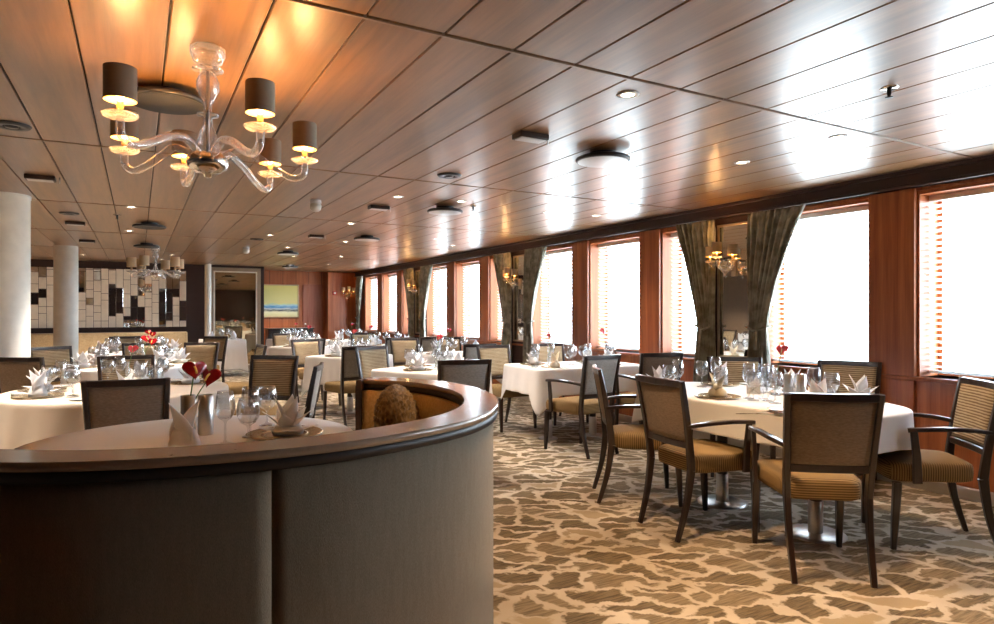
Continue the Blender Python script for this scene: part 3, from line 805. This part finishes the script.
KINDS['knot'] = ('napkin', build_napkin('napkin_tan', 2), 'tan knotted napkin with two upright ears', 'napkin')
def build_charger():
    r = empty('charger_plate')
    MB().lathe([(0, .003), (.09, .003), (.11, .006), (.145, .012), (.150, .010), (.146, .006), (.10, .0), (0, 0)], 48).build('plate_body', 'charger', r)
    MB().lathe([(.090, .0045), (.092, .0065), (.088, .0065), (.086, .0045)], 40).build('inner_ring', 'gold', r)
    return r
KINDS['charger'] = ('charger', build_charger, 'gold-toned charger plate', 'plate')
def build_side():
    return MB().lathe([(0, .003), (.05, .003), (.062, .007), (.083, .011), (.082, .008), (.055, .0), (0, 0)], 36).build('side_plate', 'china')
KINDS['side'] = ('side', build_side, 'small white side plate', 'plate')
def build_knife():
    mb = MB(); mb.bar([(0, -.10, .004), (0, -.02, .005), (0, .0, .004)], lambda i: (.014, .010, .008)[i], .005)
    mb.bar([(0, 0, .004), (.002, .06, .004), (.0, .11, .004)], lambda i: (.010, .018, .006)[i], .002); return mb.build('knife', 'chrome')
KINDS['knife'] = ('knife', build_knife, 'silver knife', 'cutlery')
def build_fork():
    mb = MB(); mb.bar([(0, -.10, .004), (0, -.02, .006), (0, .04, .005)], lambda i: (.014, .007, .006)[i], .004)
    mb.box(-.011, .011, .04, .055, .003, .006)
    for k in range(4): mb.box(-.011 + k * .0062, -.011 + k * .0062 + .0035, .055, .095, .003, .006)
    return mb.build('fork', 'chrome')
KINDS['fork'] = ('fork', build_fork, 'silver fork', 'cutlery')
def build_cyl():
    return MB().lathe([(0, 0), (.031, 0), (.033, .004), (.033, .184), (.030, .186), (.0295, .01), (0, .01)], 36).build('metal_cylinder', 'metal')
KINDS['cyl'] = ('cyl', build_cyl, 'brushed silver cylinder vase', 'vase')
def build_candle(): return MB().lathe([(0, 0), (.020, 0), (.021, .004), (.021, .075), (.016, .078), (0, .076)], 20).build('candle', 'candle')
KINDS['candle'] = ('candle', build_candle, 'short cream candle', 'candle')
def build_bud():
    mb = MB(); mb.lathe([(0, .002), (.030, 0), (.032, .004), (.012, .02), (.010, .04), (.022, .065), (.012, .09), (.018, .115), (.009, .14), (.010, .17), (.014, .19), (.013, .19), (.008, .17), (.007, .02), (0, .015)], 24)
    return mb.build('bud_vase', 'crystal')
KINDS['bud'] = ('bud', build_bud, 'slim beaded glass bud vase', 'vase')
def build_card():
    r = empty('table_card')
    mb = MB(); m = Matrix.Rotation(R(10), 4, 'X')
    mb.box(-.045, .045, -.001, .001, 0, .125, mat=Matrix.Translation((0, -.022, 0)) @ Matrix.Rotation(R(-10), 4, 'X'))
    mb.box(-.045, .045, -.001, .001, 0, .125, mat=Matrix.Translation((0, .022, 0)) @ Matrix.Rotation(R(10), 4, 'X'))
    mb.build('card', 'china', r)
    mb = MB(); mm = Matrix.Translation((0, -.0235, 0)) @ Matrix.Rotation(R(-10), 4, 'X')
    for s_ in (-1, 1): mb.bar([tuple(mm @ Vector((-.04 * s_, -.001, .004))), tuple(mm @ Vector((.04 * s_, -.001, .062)))], .0022, .0012)
    mb.build('ribbon', 'black', r)
    return r
KINDS['card'] = ('card', build_card, 'folded white card with crossed dark ribbon', 'card')
def build_anth(mat, n, L, lean):
    def f():
        r = empty('anthurium'); rnd = random.Random(n)
        for k in range(n):
            az = R(-29 + (200 if n == 1 else 12 * k)); ln = lean * (1 if n == 1 else (.45 + 1.0 * k)); dx, dy = math.cos(az) * ln, math.sin(az) * ln
            top = Vector((dx, dy, L - .03 * k))
            MB().tube(catmull([(0, 0, 0), (dx * .3, dy * .3, L * .5), tuple(top)], 5), .0025, 6).build('flower_stem', 'stem', r)
            rt = Matrix.Translation(top) @ Matrix.Rotation(R(-20 + 22 * (1 - 2 * k)), 4, 'Z') @ Matrix.Rotation(R(80), 4, 'X')
            def heart(u, v, rt=rt):
                a_ = 2 * PI * u; s_ = v
                hx = .040 * math.sin(a_) ** 3 * 1.1; hy = .0026 * (13 * math.cos(a_) - 5 * math.cos(2 * a_) - 2 * math.cos(3 * a_) - math.cos(4 * a_))
                return rt @ Vector((hx * s_, hy * s_ , .012 * s_ * s_ * math.cos(2 * a_) + .004))
            mb = MB(); mb.grid(heart, 36, 6, closed_u=True); bmesh.ops.remove_doubles(mb.bm, verts=mb.bm.verts, dist=.0004)
            mb.build('spathe', mat, r, solid=.0015)
            MB().tube([tuple(rt @ Vector(p)) for p in ((0, .01, .006), (.002, .0, .020), (.004, -.018, .034))], .004, 8).build('spadix', 'spadix', r)
        return r
    return f
KINDS['anth'] = ('anth', build_anth('red_petal', 2, .245, .055), 'deep red anthurium pair with yellow spadix', 'flower')
KINDS['anth1'] = ('anth1', build_anth('pink_petal', 1, .30, .04), 'single red anthurium bloom', 'flower')

ITEMS = {}
def put(tk, kind, x, y, rz=0, z=TOP, sc_=1.0, label=None):
    nm, b, desc, cat = KINDS[kind]
    sc_ *= {'wine': 1.08, 'goblet': 1.05, 'napkin': 1.15, 'hat': 1.1}.get(kind, 1)
    o = place(kind, b, (x, y, z), rz, sc_)
    tag(o, label, cat); o['_y'] = 0
    del o['_y']
    ITEMS.setdefault((tk, kind), []).append((px_u(x, y), o, label))
    return o
def setting(tk, ang, rad, nap='napkin', glasses=('wine', 'goblet'), plate=True, side=True, jit=None):
    """one place setting on table tk, at polar angle ang (deg) from the table's middle"""
    d, cx, cy = TB[tk]; a = R(ang); rnd = random.Random(int(ang * 7 + cx * 100))
    x, y = cx + rad * math.cos(a), cy + rad * math.sin(a); rz = a + PI / 2
    if plate: put(tk, 'charger', x, y, rz)
    put(tk, nap, x, y, rz + rnd.uniform(-.6, .6), TOP + (.005 if plate else 0))
    tx, ty = -math.sin(a), math.cos(a)
    for i, g in enumerate(glasses):
        q = .10 + .095 * i; k = rad - .17 + .035 * i
        put(tk, g, cx + k * math.cos(a) + tx * q, cy + k * math.sin(a) + ty * q)
    if side:
        put(tk, 'side', cx + (rad + .0) * math.cos(a) - tx * .24, cy + (rad) * math.sin(a) - ty * .24)
# booth table (positions measured)
put('booth', 'charger', .60, 3.10, sc_=1.15); put('booth', 'napkin', .61, 3.08, R(-40), TOP + .006, 1.05)
put('booth', 'hat', .17, 2.98, R(10), sc_=1.12)
for k, x, y in (('wine', .33, 3.00), ('goblet', .42, 2.97), ('wine', .45, 3.12), ('goblet', .57, 3.40)): put('booth', k, x, y)
put('booth', 'cyl', .205, 3.315); put('booth', 'cyl', .277, 3.29)
put('booth', 'anth', .205, 3.315, 0, TOP + .013, 1.2)
put('booth', 'fork', -.05, 2.72, R(-60)); put('booth', 'knife', .10, 2.74, R(-50))
put('booth', 'side', .44, 2.80)
# near right round table
for a, rad, nap in ((118, .68, 'napkin'), (165, .30, 'knot'), (62, .66, 'hat'), (-8, .32, 'napkin'), (-62, .62, 'napkin'), (252, .62, 'hat')):
    setting('right', a, rad, nap, ('wine', 'goblet') if a > 0 else ('tumbler',), True, a != 165)
for k, x, y in (('goblet', 3.42, 3.02), ('wine', 3.55, 2.75), ('wine', 3.62, 2.84), ('goblet', 3.50, 2.66), ('tumbler', 3.95, 2.65), ('tumbler', 3.80, 2.50)): put('right', k, x, y)
put('right', 'card', 3.77, 3.04, R(-50)); put('right', 'cyl', 3.74, 2.74, sc_=.9); put('right', 'cyl', 3.80, 2.69, sc_=.9)
put('right', 'bud', 3.85, 2.92); put('right', 'anth1', 3.85, 2.92, R(150), TOP + .016)
put('right', 'knife', 3.02, 2.42, R(60)); put('right', 'fork', 3.22, 2.32, R(30))
# blue-lit table
d, cx, cy = TB['rect']
for x, y, nap in ((-.40, -.22, 'knot'), (.30, -.22, 'napkin'), (-.40, .20, 'hat'), (.34, .2, 'hat')):
    put('rect', 'charger', cx + x, cy + y); put('rect', nap, cx + x, cy + y, random.random(), TOP + .005)
for k, x, y in (('wine', -.58, -.10), ('wine', -.50, 0), ('goblet', -.20, -.18), ('wine', -.12, -.10), ('goblet', -.02, .0), ('wine', .06, -.16), ('goblet', .16, .06), ('wine', .50, .02), ('goblet', .46, -.08), ('wine', -.20, .16)): put('rect', k, cx + x, cy + y)
put('rect', 'bud', cx - .32, cy + .02); put('rect', 'anth1', cx - .32, cy + .02, R(80), TOP + .016)
put('rect', 'cyl', cx + .55, cy + .12, sc_=.8); put('rect', 'anth1', cx + .55, cy + .12, R(10), TOP + .01, 1.15)
put('rect', 'candle', cx + .0, cy - .28)
# aisle and window rows
for tk, naps in (('aisle1', ('napkin', 'napkin')), ('aisle2', ('napkin', 'napkin')), ('aisle3', ('hat', 'hat')), ('aisle4', ('hat', 'hat'))):
    for a, nap in ((215, naps[0]), (-40, naps[1]), (100, 'hat')): setting(tk, a, .27, nap, ('wine', 'goblet'), True, False)
for tk in ('win3', 'win4', 'win5'):
    for a in (200, -20, 110): setting(tk, a, .32, 'hat', ('wine', 'goblet'), True, False)
for tk, dx, dy in (('aisle1', .05, .02), ('aisle2', .02, .0), ('aisle3', .05, 0), ('win3', -.1, 0), ('win4', -.35, 0), ('win5', 0, 0), ('aisle4', 0, 0)):
    d, cx, cy = TB[tk]
    put(tk, 'bud', cx + dx, cy + dy); put(tk, 'anth1', cx + dx, cy + dy, R(200), TOP + .016, 1.0)
# left round tables
for a, nap in ((205, 'hat'), (160, 'napkin'), (20, 'napkin'), (75, 'napkin'), (275, 'hat')):
    setting('left1', a, .52, nap, ('wine', 'goblet'), True, a != 20)
d, cx, cy = TB['left1']
put('left1', 'candle', cx + .05, cy + .1); put('left1', 'candle', cx + .12, cy + .05); put('left1', 'cyl', cx + .25, cy + .15, sc_=.7)
put('left1', 'bud', cx + .05, cy + .22); put('left1', 'anth1', cx + .05, cy + .22, R(200), TOP + .016, .9)
for tk in ('left2', 'left3'):
    d, cx, cy = TB[tk]
    for a in (200, 130, 10, 300, 60): setting(tk, a, .48, 'napkin' if a % 3 else 'hat', ('wine', 'goblet'), True, False)
    put(tk, 'bud', cx + .1, cy); put(tk, 'anth', cx + .1, cy, R(20), TOP + .016, 1.1)
d, cx, cy = TB['mirror']
for a in (200, 330): setting('mirror', a, .24, 'hat', ('wine', 'goblet'), False, False)

GN = {'wine': 'wine glasses', 'goblet': 'goblets', 'tumbler': 'stemless glasses', 'napkin': 'lily-folded napkins', 'hat': 'peaked napkins', 'knot': 'knotted napkins', 'charger': 'charger plates', 'side': 'side plates',
      'knife': 'knives', 'fork': 'forks', 'cyl': 'silver cylinders', 'candle': 'candles', 'bud': 'bud vases', 'card': 'cards', 'anth': 'anthurium pairs', 'anth1': 'anthuriums'}
for (tk, kind), lst in ITEMS.items():
    lst.sort(key=lambda q: q[0]); desc = KINDS[kind][2]; n = len(lst)
    for i, (u, o, lab) in enumerate(lst):
        if lab: continue
        place_ = TB[tk][0]
        if n == 1: s_ = '%s on %s' % (desc, place_)
        elif i == 0: s_ = '%s on %s, leftmost such' % (desc, place_)
        elif i == n - 1: s_ = '%s on %s, rightmost such' % (desc, place_)
        else: s_ = '%s on %s, %s from left' % (desc, place_, ORD[i])
        o['label'] = s_; o['group'] = GN[kind] + ' on ' + place_

# ------------------------------------------------------------------ curved booth
outer = [(-.80, 3.0), (-.84, 2.7), (-.76, 2.3), (-.56, 2.0), (-.27, 1.76), (-.03, 1.65), (.25, 1.60), (.50, 1.61), (.78, 1.70), (.94, 1.79), (1.06, 1.91), (1.17, 2.07), (1.26, 2.30), (1.295, 2.58), (1.26, 2.84), (1.17, 3.02), (1.05, 3.14)]
pts = catmull([(p[0], p[1], 0) for p in outer], 6)
# resample evenly
def resample(P, n):
    L = [0]
    for a, b in zip(P, P[1:]): L.append(L[-1] + (b - a).length)
    out = []; j = 0
    for i in range(n):
        t_ = L[-1] * i / (n - 1)
        while j < len(L) - 2 and L[j + 1] < t_: j += 1
        out.append(P[j].lerp(P[j + 1], (t_ - L[j]) / max(1e-9, L[j + 1] - L[j])))
    return out
pts = resample(pts, 110)
def smooth(P, it=4):
    for _ in range(it): P = [P[0]] + [(P[i - 1] + P[i] * 2 + P[i + 1]) / 4 for i in range(1, len(P) - 1)] + [P[-1]]
    return P
pts = smooth(pts, 8)
def inset(d):
    out = []
    for i, p in enumerate(pts):
        tn = (pts[min(i + 1, len(pts) - 1)] - pts[max(i - 1, 0)]).normalized()
        out.append(p + Vector((-tn.y, tn.x, 0)) * d)      # inward: path runs counter-clockwise
    return out
def wallstrip(mb, d0, d1, z0, z1, i0=0, i1=None):
    A, B = inset(d0)[i0:i1], inset(d1)[i0:i1]
    rings = []
    for a, b in zip(A, B):
        rings.append([mb.bm.verts.new((a.x, a.y, z0)), mb.bm.verts.new((a.x, a.y, z1)), mb.bm.verts.new((b.x, b.y, z1)), mb.bm.verts.new((b.x, b.y, z0))])
    for p, q in zip(rings, rings[1:]):
        for k in range(4): mb._f((p[k], q[k], q[(k + 1) % 4], p[(k + 1) % 4]), k in (0, 2) )
    mb._f(rings[0]); mb._f(list(reversed(rings[-1])))
booth = empty('curved_booth', (0, 0, 0)); tag(booth, 'curved upholstered booth with wood-capped rim filling the lower left foreground', 'booth')
SE = 53   # panel joint near the middle of the photo
mb = MB(); wallstrip(mb, .018, .085, 0.06, .955, 0, SE); mb.build('outer_panel', 'booth_fabric', booth)
mb = MB(); wallstrip(mb, .018, .085, 0.06, .955, SE - 1, None); mb.build('outer_panel', 'booth_fabric', booth)
mb = MB(); wallstrip(mb, .03, .08, 0, .06); mb.build('plinth', 'dark_wood', booth)
mb = MB(); wallstrip(mb, 0, .125, .978, 1.0); mb.build('rim_cap', 'cap_wood', booth)
mb = MB(); wallstrip(mb, .004, .122, .950, .978); mb.build('rim_band', 'band', booth)
mb = MB(); wallstrip(mb, .085, .145, .44, .948); mb.build('back_cushion', 'booth_inner', booth)
mb = MB(); wallstrip(mb, .15, .46, .05, .44, 4, 107); mb.build('seat_bench', 'booth_inner', booth)
e0, e1 = inset(0)[-1], inset(.155)[-1]; tn = (pts[-1] - pts[-3]).normalized()
mb = MB(); mb.bar([(e0.x + tn.x * .012, e0.y + tn.y * .012, .975), (e1.x + tn.x * .012, e1.y + tn.y * .012, .975)], .03, .05)
q = [e0, e1, e1 + tn * .03, e0 + tn * .03]
lo_ = [mb.bm.verts.new((p.x, p.y, 0)) for p in q]; hi_ = [mb.bm.verts.new((p.x, p.y, .97)) for p in q]
for k in range(4): mb._f((lo_[k], lo_[(k + 1) % 4], hi_[(k + 1) % 4], hi_[k]))
mb._f(lo_); mb._f(hi_)
mb.build('end_post', 'dark_wood', booth)
# ruffled cushion on the bench
rnd = random.Random(3)
mb = MB()
def pil(u, v):
    a_, b_ = 2 * PI * u, PI * (v - .5)
    c1, s1, c2, s2 = math.cos(a_), math.sin(a_), math.cos(b_), math.sin(b_)
    f_ = lambda q, e: math.copysign(abs(q) ** e, q)
    n_ = .022 * math.sin(23 * a_ + 9 * b_) * math.sin(19 * b_) + .006 * math.sin(57 * a_ + 3 * b_) * math.cos(49 * b_)
    k = 1 + n_ / .12
    return Vector((f_(c1, .6) * f_(c2, .6) * .18 * (1 + n_), f_(s1, 1.0) * c2 * .085 * k, f_(s2, .6) * .245 * (1 + n_)))
mb.grid(pil, 90, 60, closed_u=True)
cu = mb.build('cushion', 'fur', None)
cu.location = (1.03, 2.70, .755); cu.rotation_euler = (R(-12), R(-6), R(62))
tag(cu, 'brown ruffled cushion leaning inside the curved booth', 'cushion')

# ------------------------------------------------------------------ curtains, mirrors and wall lamps of the window wall
def curtain(y_in, y_out, lab, seed):
    """y_in: edge by the niche, y_out: free edge; tied back toward the niche"""
    rnd = random.Random(seed); s_ = 1 if y_out > y_in else -1; W = abs(y_out - y_in)
    r = empty('curtain', (XW - .085, y_in, 0))
    nf = 7
    def f(u, v):
        z = .30 + v * (Z1 + .015 - .30)
        tie = 1.16
        if z > tie: k = ((z - tie) / (Z1 - tie)); wid = .20 + (W - .20) * k ** 1.25
        else: k = (tie - z) / tie; wid = .20 + .10 * k
        amp = .012 + .020 * min(1, abs(z - tie) * 2.2)
        ph_ = u * nf * 2 * PI + .5 * math.sin(3 * z + seed)
        pinch = 1 if z < Z1 - .07 else .55
        return Vector((-.012 + amp * pinch * math.sin(ph_) + .01 * math.sin(ph_ * 2.3), s_ * (wid * u + .006 * math.sin(5 * z + u * 9)), z))
    mb = MB(); mb.grid(f, 85, 60); mb.build('drape', 'curtain', r, solid=.003)
    mb = MB()
    mb.tube([(-.05, 0, 1.19), (-.052, s_ * .1, 1.15), (-.05, s_ * .21, 1.19), (.02, s_ * .22, 1.20)], .011, 8)
    mb.tube([(-.05, s_ * .12, 1.16), (-.06, s_ * .13, 1.05), (-.055, s_ * .12, .98)], lambda i: (.010, .016, .022)[i], 8)
    mb.build('tie_back', 'curtain', r)
    tag(r, lab, 'curtain', 'tied back curtains')
def build_sconce():
    r = empty('wall_lamp')      # local +Y points into the room
    MB().lathe([(0, -.04), (.02, -.035), (.05, 0), (.075, .03), (.08, .045), (.072, .046), (.05, .02), (0, .0)], 28, (0, .12, -.06)).build('glass_bowl', 'crystal', r)
    MB().lathe([(0, -.13), (.008, -.12), (.012, -.10), (.006, -.09), (0, -.085)], 14, (0, .12, -.01)).build('finial', 'crystal', r)
    mb = MB(); mb.box(-.03, .03, 0, .014, -.12, .04, .004); mb.bar([(0, .01, -.06), (0, .12, -.055)], .014, .014); mb.build('wall_plate', 'gold', r)
    for az, R_, z in ((25, .15, .02), (90, .12, .05), (155, .15, .02)):
        ca, sa = math.cos(R(az)), math.sin(R(az))
        P = catmull([(0 + k * R_ * ca, .12 + k * R_ * sa, zz) for k, zz in ((.12, -.05), (.35, .02), (.6, .02), (.85, -.03), (1, -.01), (1, z))], 4)
        MB().tube(P, .008, 8).build('arm', 'crystal', r)
        shade_set(r, 0, R_ * ca, .12 + R_ * sa, z, .9, True, 'shade_cloth')
    return r
side_names = ['nearest', 'second', 'third']
vis_n = [n for n in NICHES if n[2] > 2]
for i, (a, b, n) in enumerate(NICHES):
    if n < 2: continue
    nm = side_names[i - 1]
    curtain(n - .22, n - .80, 'tied green-brown curtain on the near side of the %s wall mirror' % nm, 11 + i)
    curtain(n + .20, n + .70, 'tied green-brown curtain on the far side of the %s wall mirror' % nm, 21 + i)
    r = empty('wall_mirror', (XW - .02, n, 0)); m0, m1 = -.185, .185
    MB().box(-.012, -.002, m0, m1, .9, 2.18).build('mirror_glass', 'mirror', r)
    mb = MB(); w_ = .025
    mb.box(-.022, 0, m0 - w_, m0, .9 - w_, 2.18 + w_, .004); mb.box(-.022, 0, m1, m1 + w_, .9 - w_, 2.18 + w_, .004)
    mb.box(-.022, 0, m0, m1, 2.18, 2.18 + w_, .004); mb.box(-.022, 0, m0, m1, .9 - w_, .9, .004)
    mb.build('frame', 'gold', r)
    tag(r, 'tall narrow gold-framed mirror between curtains, %s of the three' % nm, 'mirror', 'tall wall mirrors')
    s_ = place('sconce', build_sconce, (XW - .035, n, 1.80), R(90))
    tag(s_, 'glass wall lamp with cream shades in front of the %s tall mirror' % nm, 'wall lamp', 'glass wall lamps')
    l = bpy.data.lights.new('lamp_glow', 'POINT'); l.energy = 2.2; l.color = (1, .6, .25); l.shadow_soft_size = .03
    o = bpy.data.objects.new('lamp_glow', l); C.objects.link(o); o.location = (XW - .30, n, 1.99)
s_ = place('sconce', build_sconce, (4.85, YF - .36, 1.80), R(180)); tag(s_, 'glass wall lamp on the dark far corner panel', 'wall lamp', 'glass wall lamps')
curtain(16.60, 16.12, 'curtain beside the last window in the far corner', 40)

# ------------------------------------------------------------------ far walls
r = empty('big_mirror', (1.97, YR, 0))
MB().box(-.44, .44, -.03, -.02, .12, 2.24).build('mirror_glass', 'bronze_mirror', r)
mb = MB()
for (x0, x1, z0, z1) in ((-.47, -.44, .09, 2.27), (.44, .47, .09, 2.27), (-.44, .44, 2.24, 2.27), (-.44, .44, .09, .12)): mb.box(x0, x1, -.045, 0, z0, z1, .003)
mb.build('inner_frame', 'candle', r)
mb = MB()
for (x0, x1, z0, z1) in ((-.55, -.47, .0, 2.35), (.47, .55, .0, 2.35), (-.47, .47, 2.27, 2.35), (-.47, .47, 0, .09)): mb.box(x0, x1, -.05, 0, z0, z1, .005)
mb.build('outer_frame', 'plaster', r)
tag(r, 'tall dark bronze mirror in a pale frame left of the painting', 'mirror')
# mosaic of cream and mirrored tiles
r = empty('mosaic_panel', (0, YR - .004, 0)); tag(r, 'wall panel of cream and mirrored tiles across the far left wall', 'wall panel')
MB().box(-3.4, .95, -.03, 0, .98, 2.27).build('backing', 'niche', r)
rnd = random.Random(12); A = MB()
x = -3.38
while x < .90:
    z = 1.0; w_ = .135
    while z < 2.24:
        h_ = rnd.choice((.14, .18, .24, .30, .44)); h_ = min(h_, 2.25 - z)
        if h_ > .03:
            A.mi = 1 if rnd.random() < .40 else 0
            A.box(x + .004, x + w_ - .004, -.038 - rnd.random() * .012, -.03, z + .004, z + h_ - .004, .002, seg=1)
        z += h_
    x += w_
A.build('tiles', ['candle', 'mirror'], r)
r = empty('banquette', (-1.0, 15.3, 0)); tag(r, 'long tan banquette against the mosaic wall', 'banquette')
MB().box(-2.3, 1.95, -.35, .25, .10, .45, .03).build('seat', 'banquette', r)
MB().box(-2.3, 1.95, .25, .45, .10, .90, .03).build('backrest', 'banquette', r)
MB().box(-2.3, 1.95, -.30, .42, 0, .10).build('plinth', 'dark_wood', r)
r = empty('painting', (3.19, YF, 1.615)); tag(r, 'framed yellow and blue seascape on the far red wall', 'painting')
MB().box(-.46, .46, -.03, -.012, -.40, .40).build('canvas', 'seascape', r)
mb = MB()
for (x0, x1, z0, z1) in ((-.49, -.46, -.43, .43), (.46, .49, -.43, .43), (-.46, .46, .40, .43), (-.46, .46, -.43, -.40)): mb.box(x0, x1, -.04, 0, z0, z1, .004)
mb.build('frame', 'gold', r)
d_ = struct(MB().box(3.78, 4.30, YF - .02, YF - .001, .0, 2.06, .004).build('door_1', 'door_wood'), 'reddish wood door in the far wall')
MB().lathe([(0, 0), (.02, .0), (.02, .03), (0, .03)], 12, (3.84, YF - .05, 1.0)).build('door_handle', 'metal', d_)
r = empty('fire_alarm', (4.53, YF - .35, 1.83)); tag(r, 'small red alarm box on the dark far wall panel', 'alarm')
MB().box(-.05, .05, -.03, 0, -.05, .05, .006).build('housing', 'red_box', r); MB().box(-.025, .025, -.034, -.03, -.025, .025).build('push_plate', 'white_paint', r)
r = empty('sideboard', (3.35, 16.75, 0)); tag(r, 'black sideboard against the far red wall under the painting', 'sideboard')
MB().box(-.55, .55, -.22, .22, .08, .90, .008).build('body', 'black', r)
for s_ in (-1, 1):
    d_ = MB().box(s_ * .27 - .25, s_ * .27 + .25, -.235, -.221, .12, .84, .004).build('door', 'black', r)
    MB().box(s_ * .06 - .006, s_ * .06 + .006, -.25, -.236, .45, .60, .003).build('handle', 'metal', d_)
MB().box(-.52, .52, -.19, .22, 0, .08).build('plinth', 'black', r)
MB().box(-.57, .57, -.24, .23, .90, .925, .004).build('counter_top', 'black', r)
# rear wall convex mirror, seen back in the big mirror
r = empty('round_mirror', (2.9, YB, 1.55)); tag(r, 'dark round convex mirror on the wall behind, seen reflected in the big mirror', 'mirror')
def dome(u, v): a_ = 2 * PI * u; return Vector((.30 * v * math.cos(a_), .14 * (1 - v * v) + .01, .30 * v * math.sin(a_)))
mb = MB(); mb.grid(dome, 40, 10, closed_u=True); bmesh.ops.remove_doubles(mb.bm, verts=mb.bm.verts, dist=.0005); mb.build('convex_glass', 'black', r)
mb = MB(); mb.tube([(.31 * math.cos(2 * PI * i / 48), .015, .31 * math.sin(2 * PI * i / 48)) for i in range(49)], .014, 8); mb.build('rim', 'gold', r)
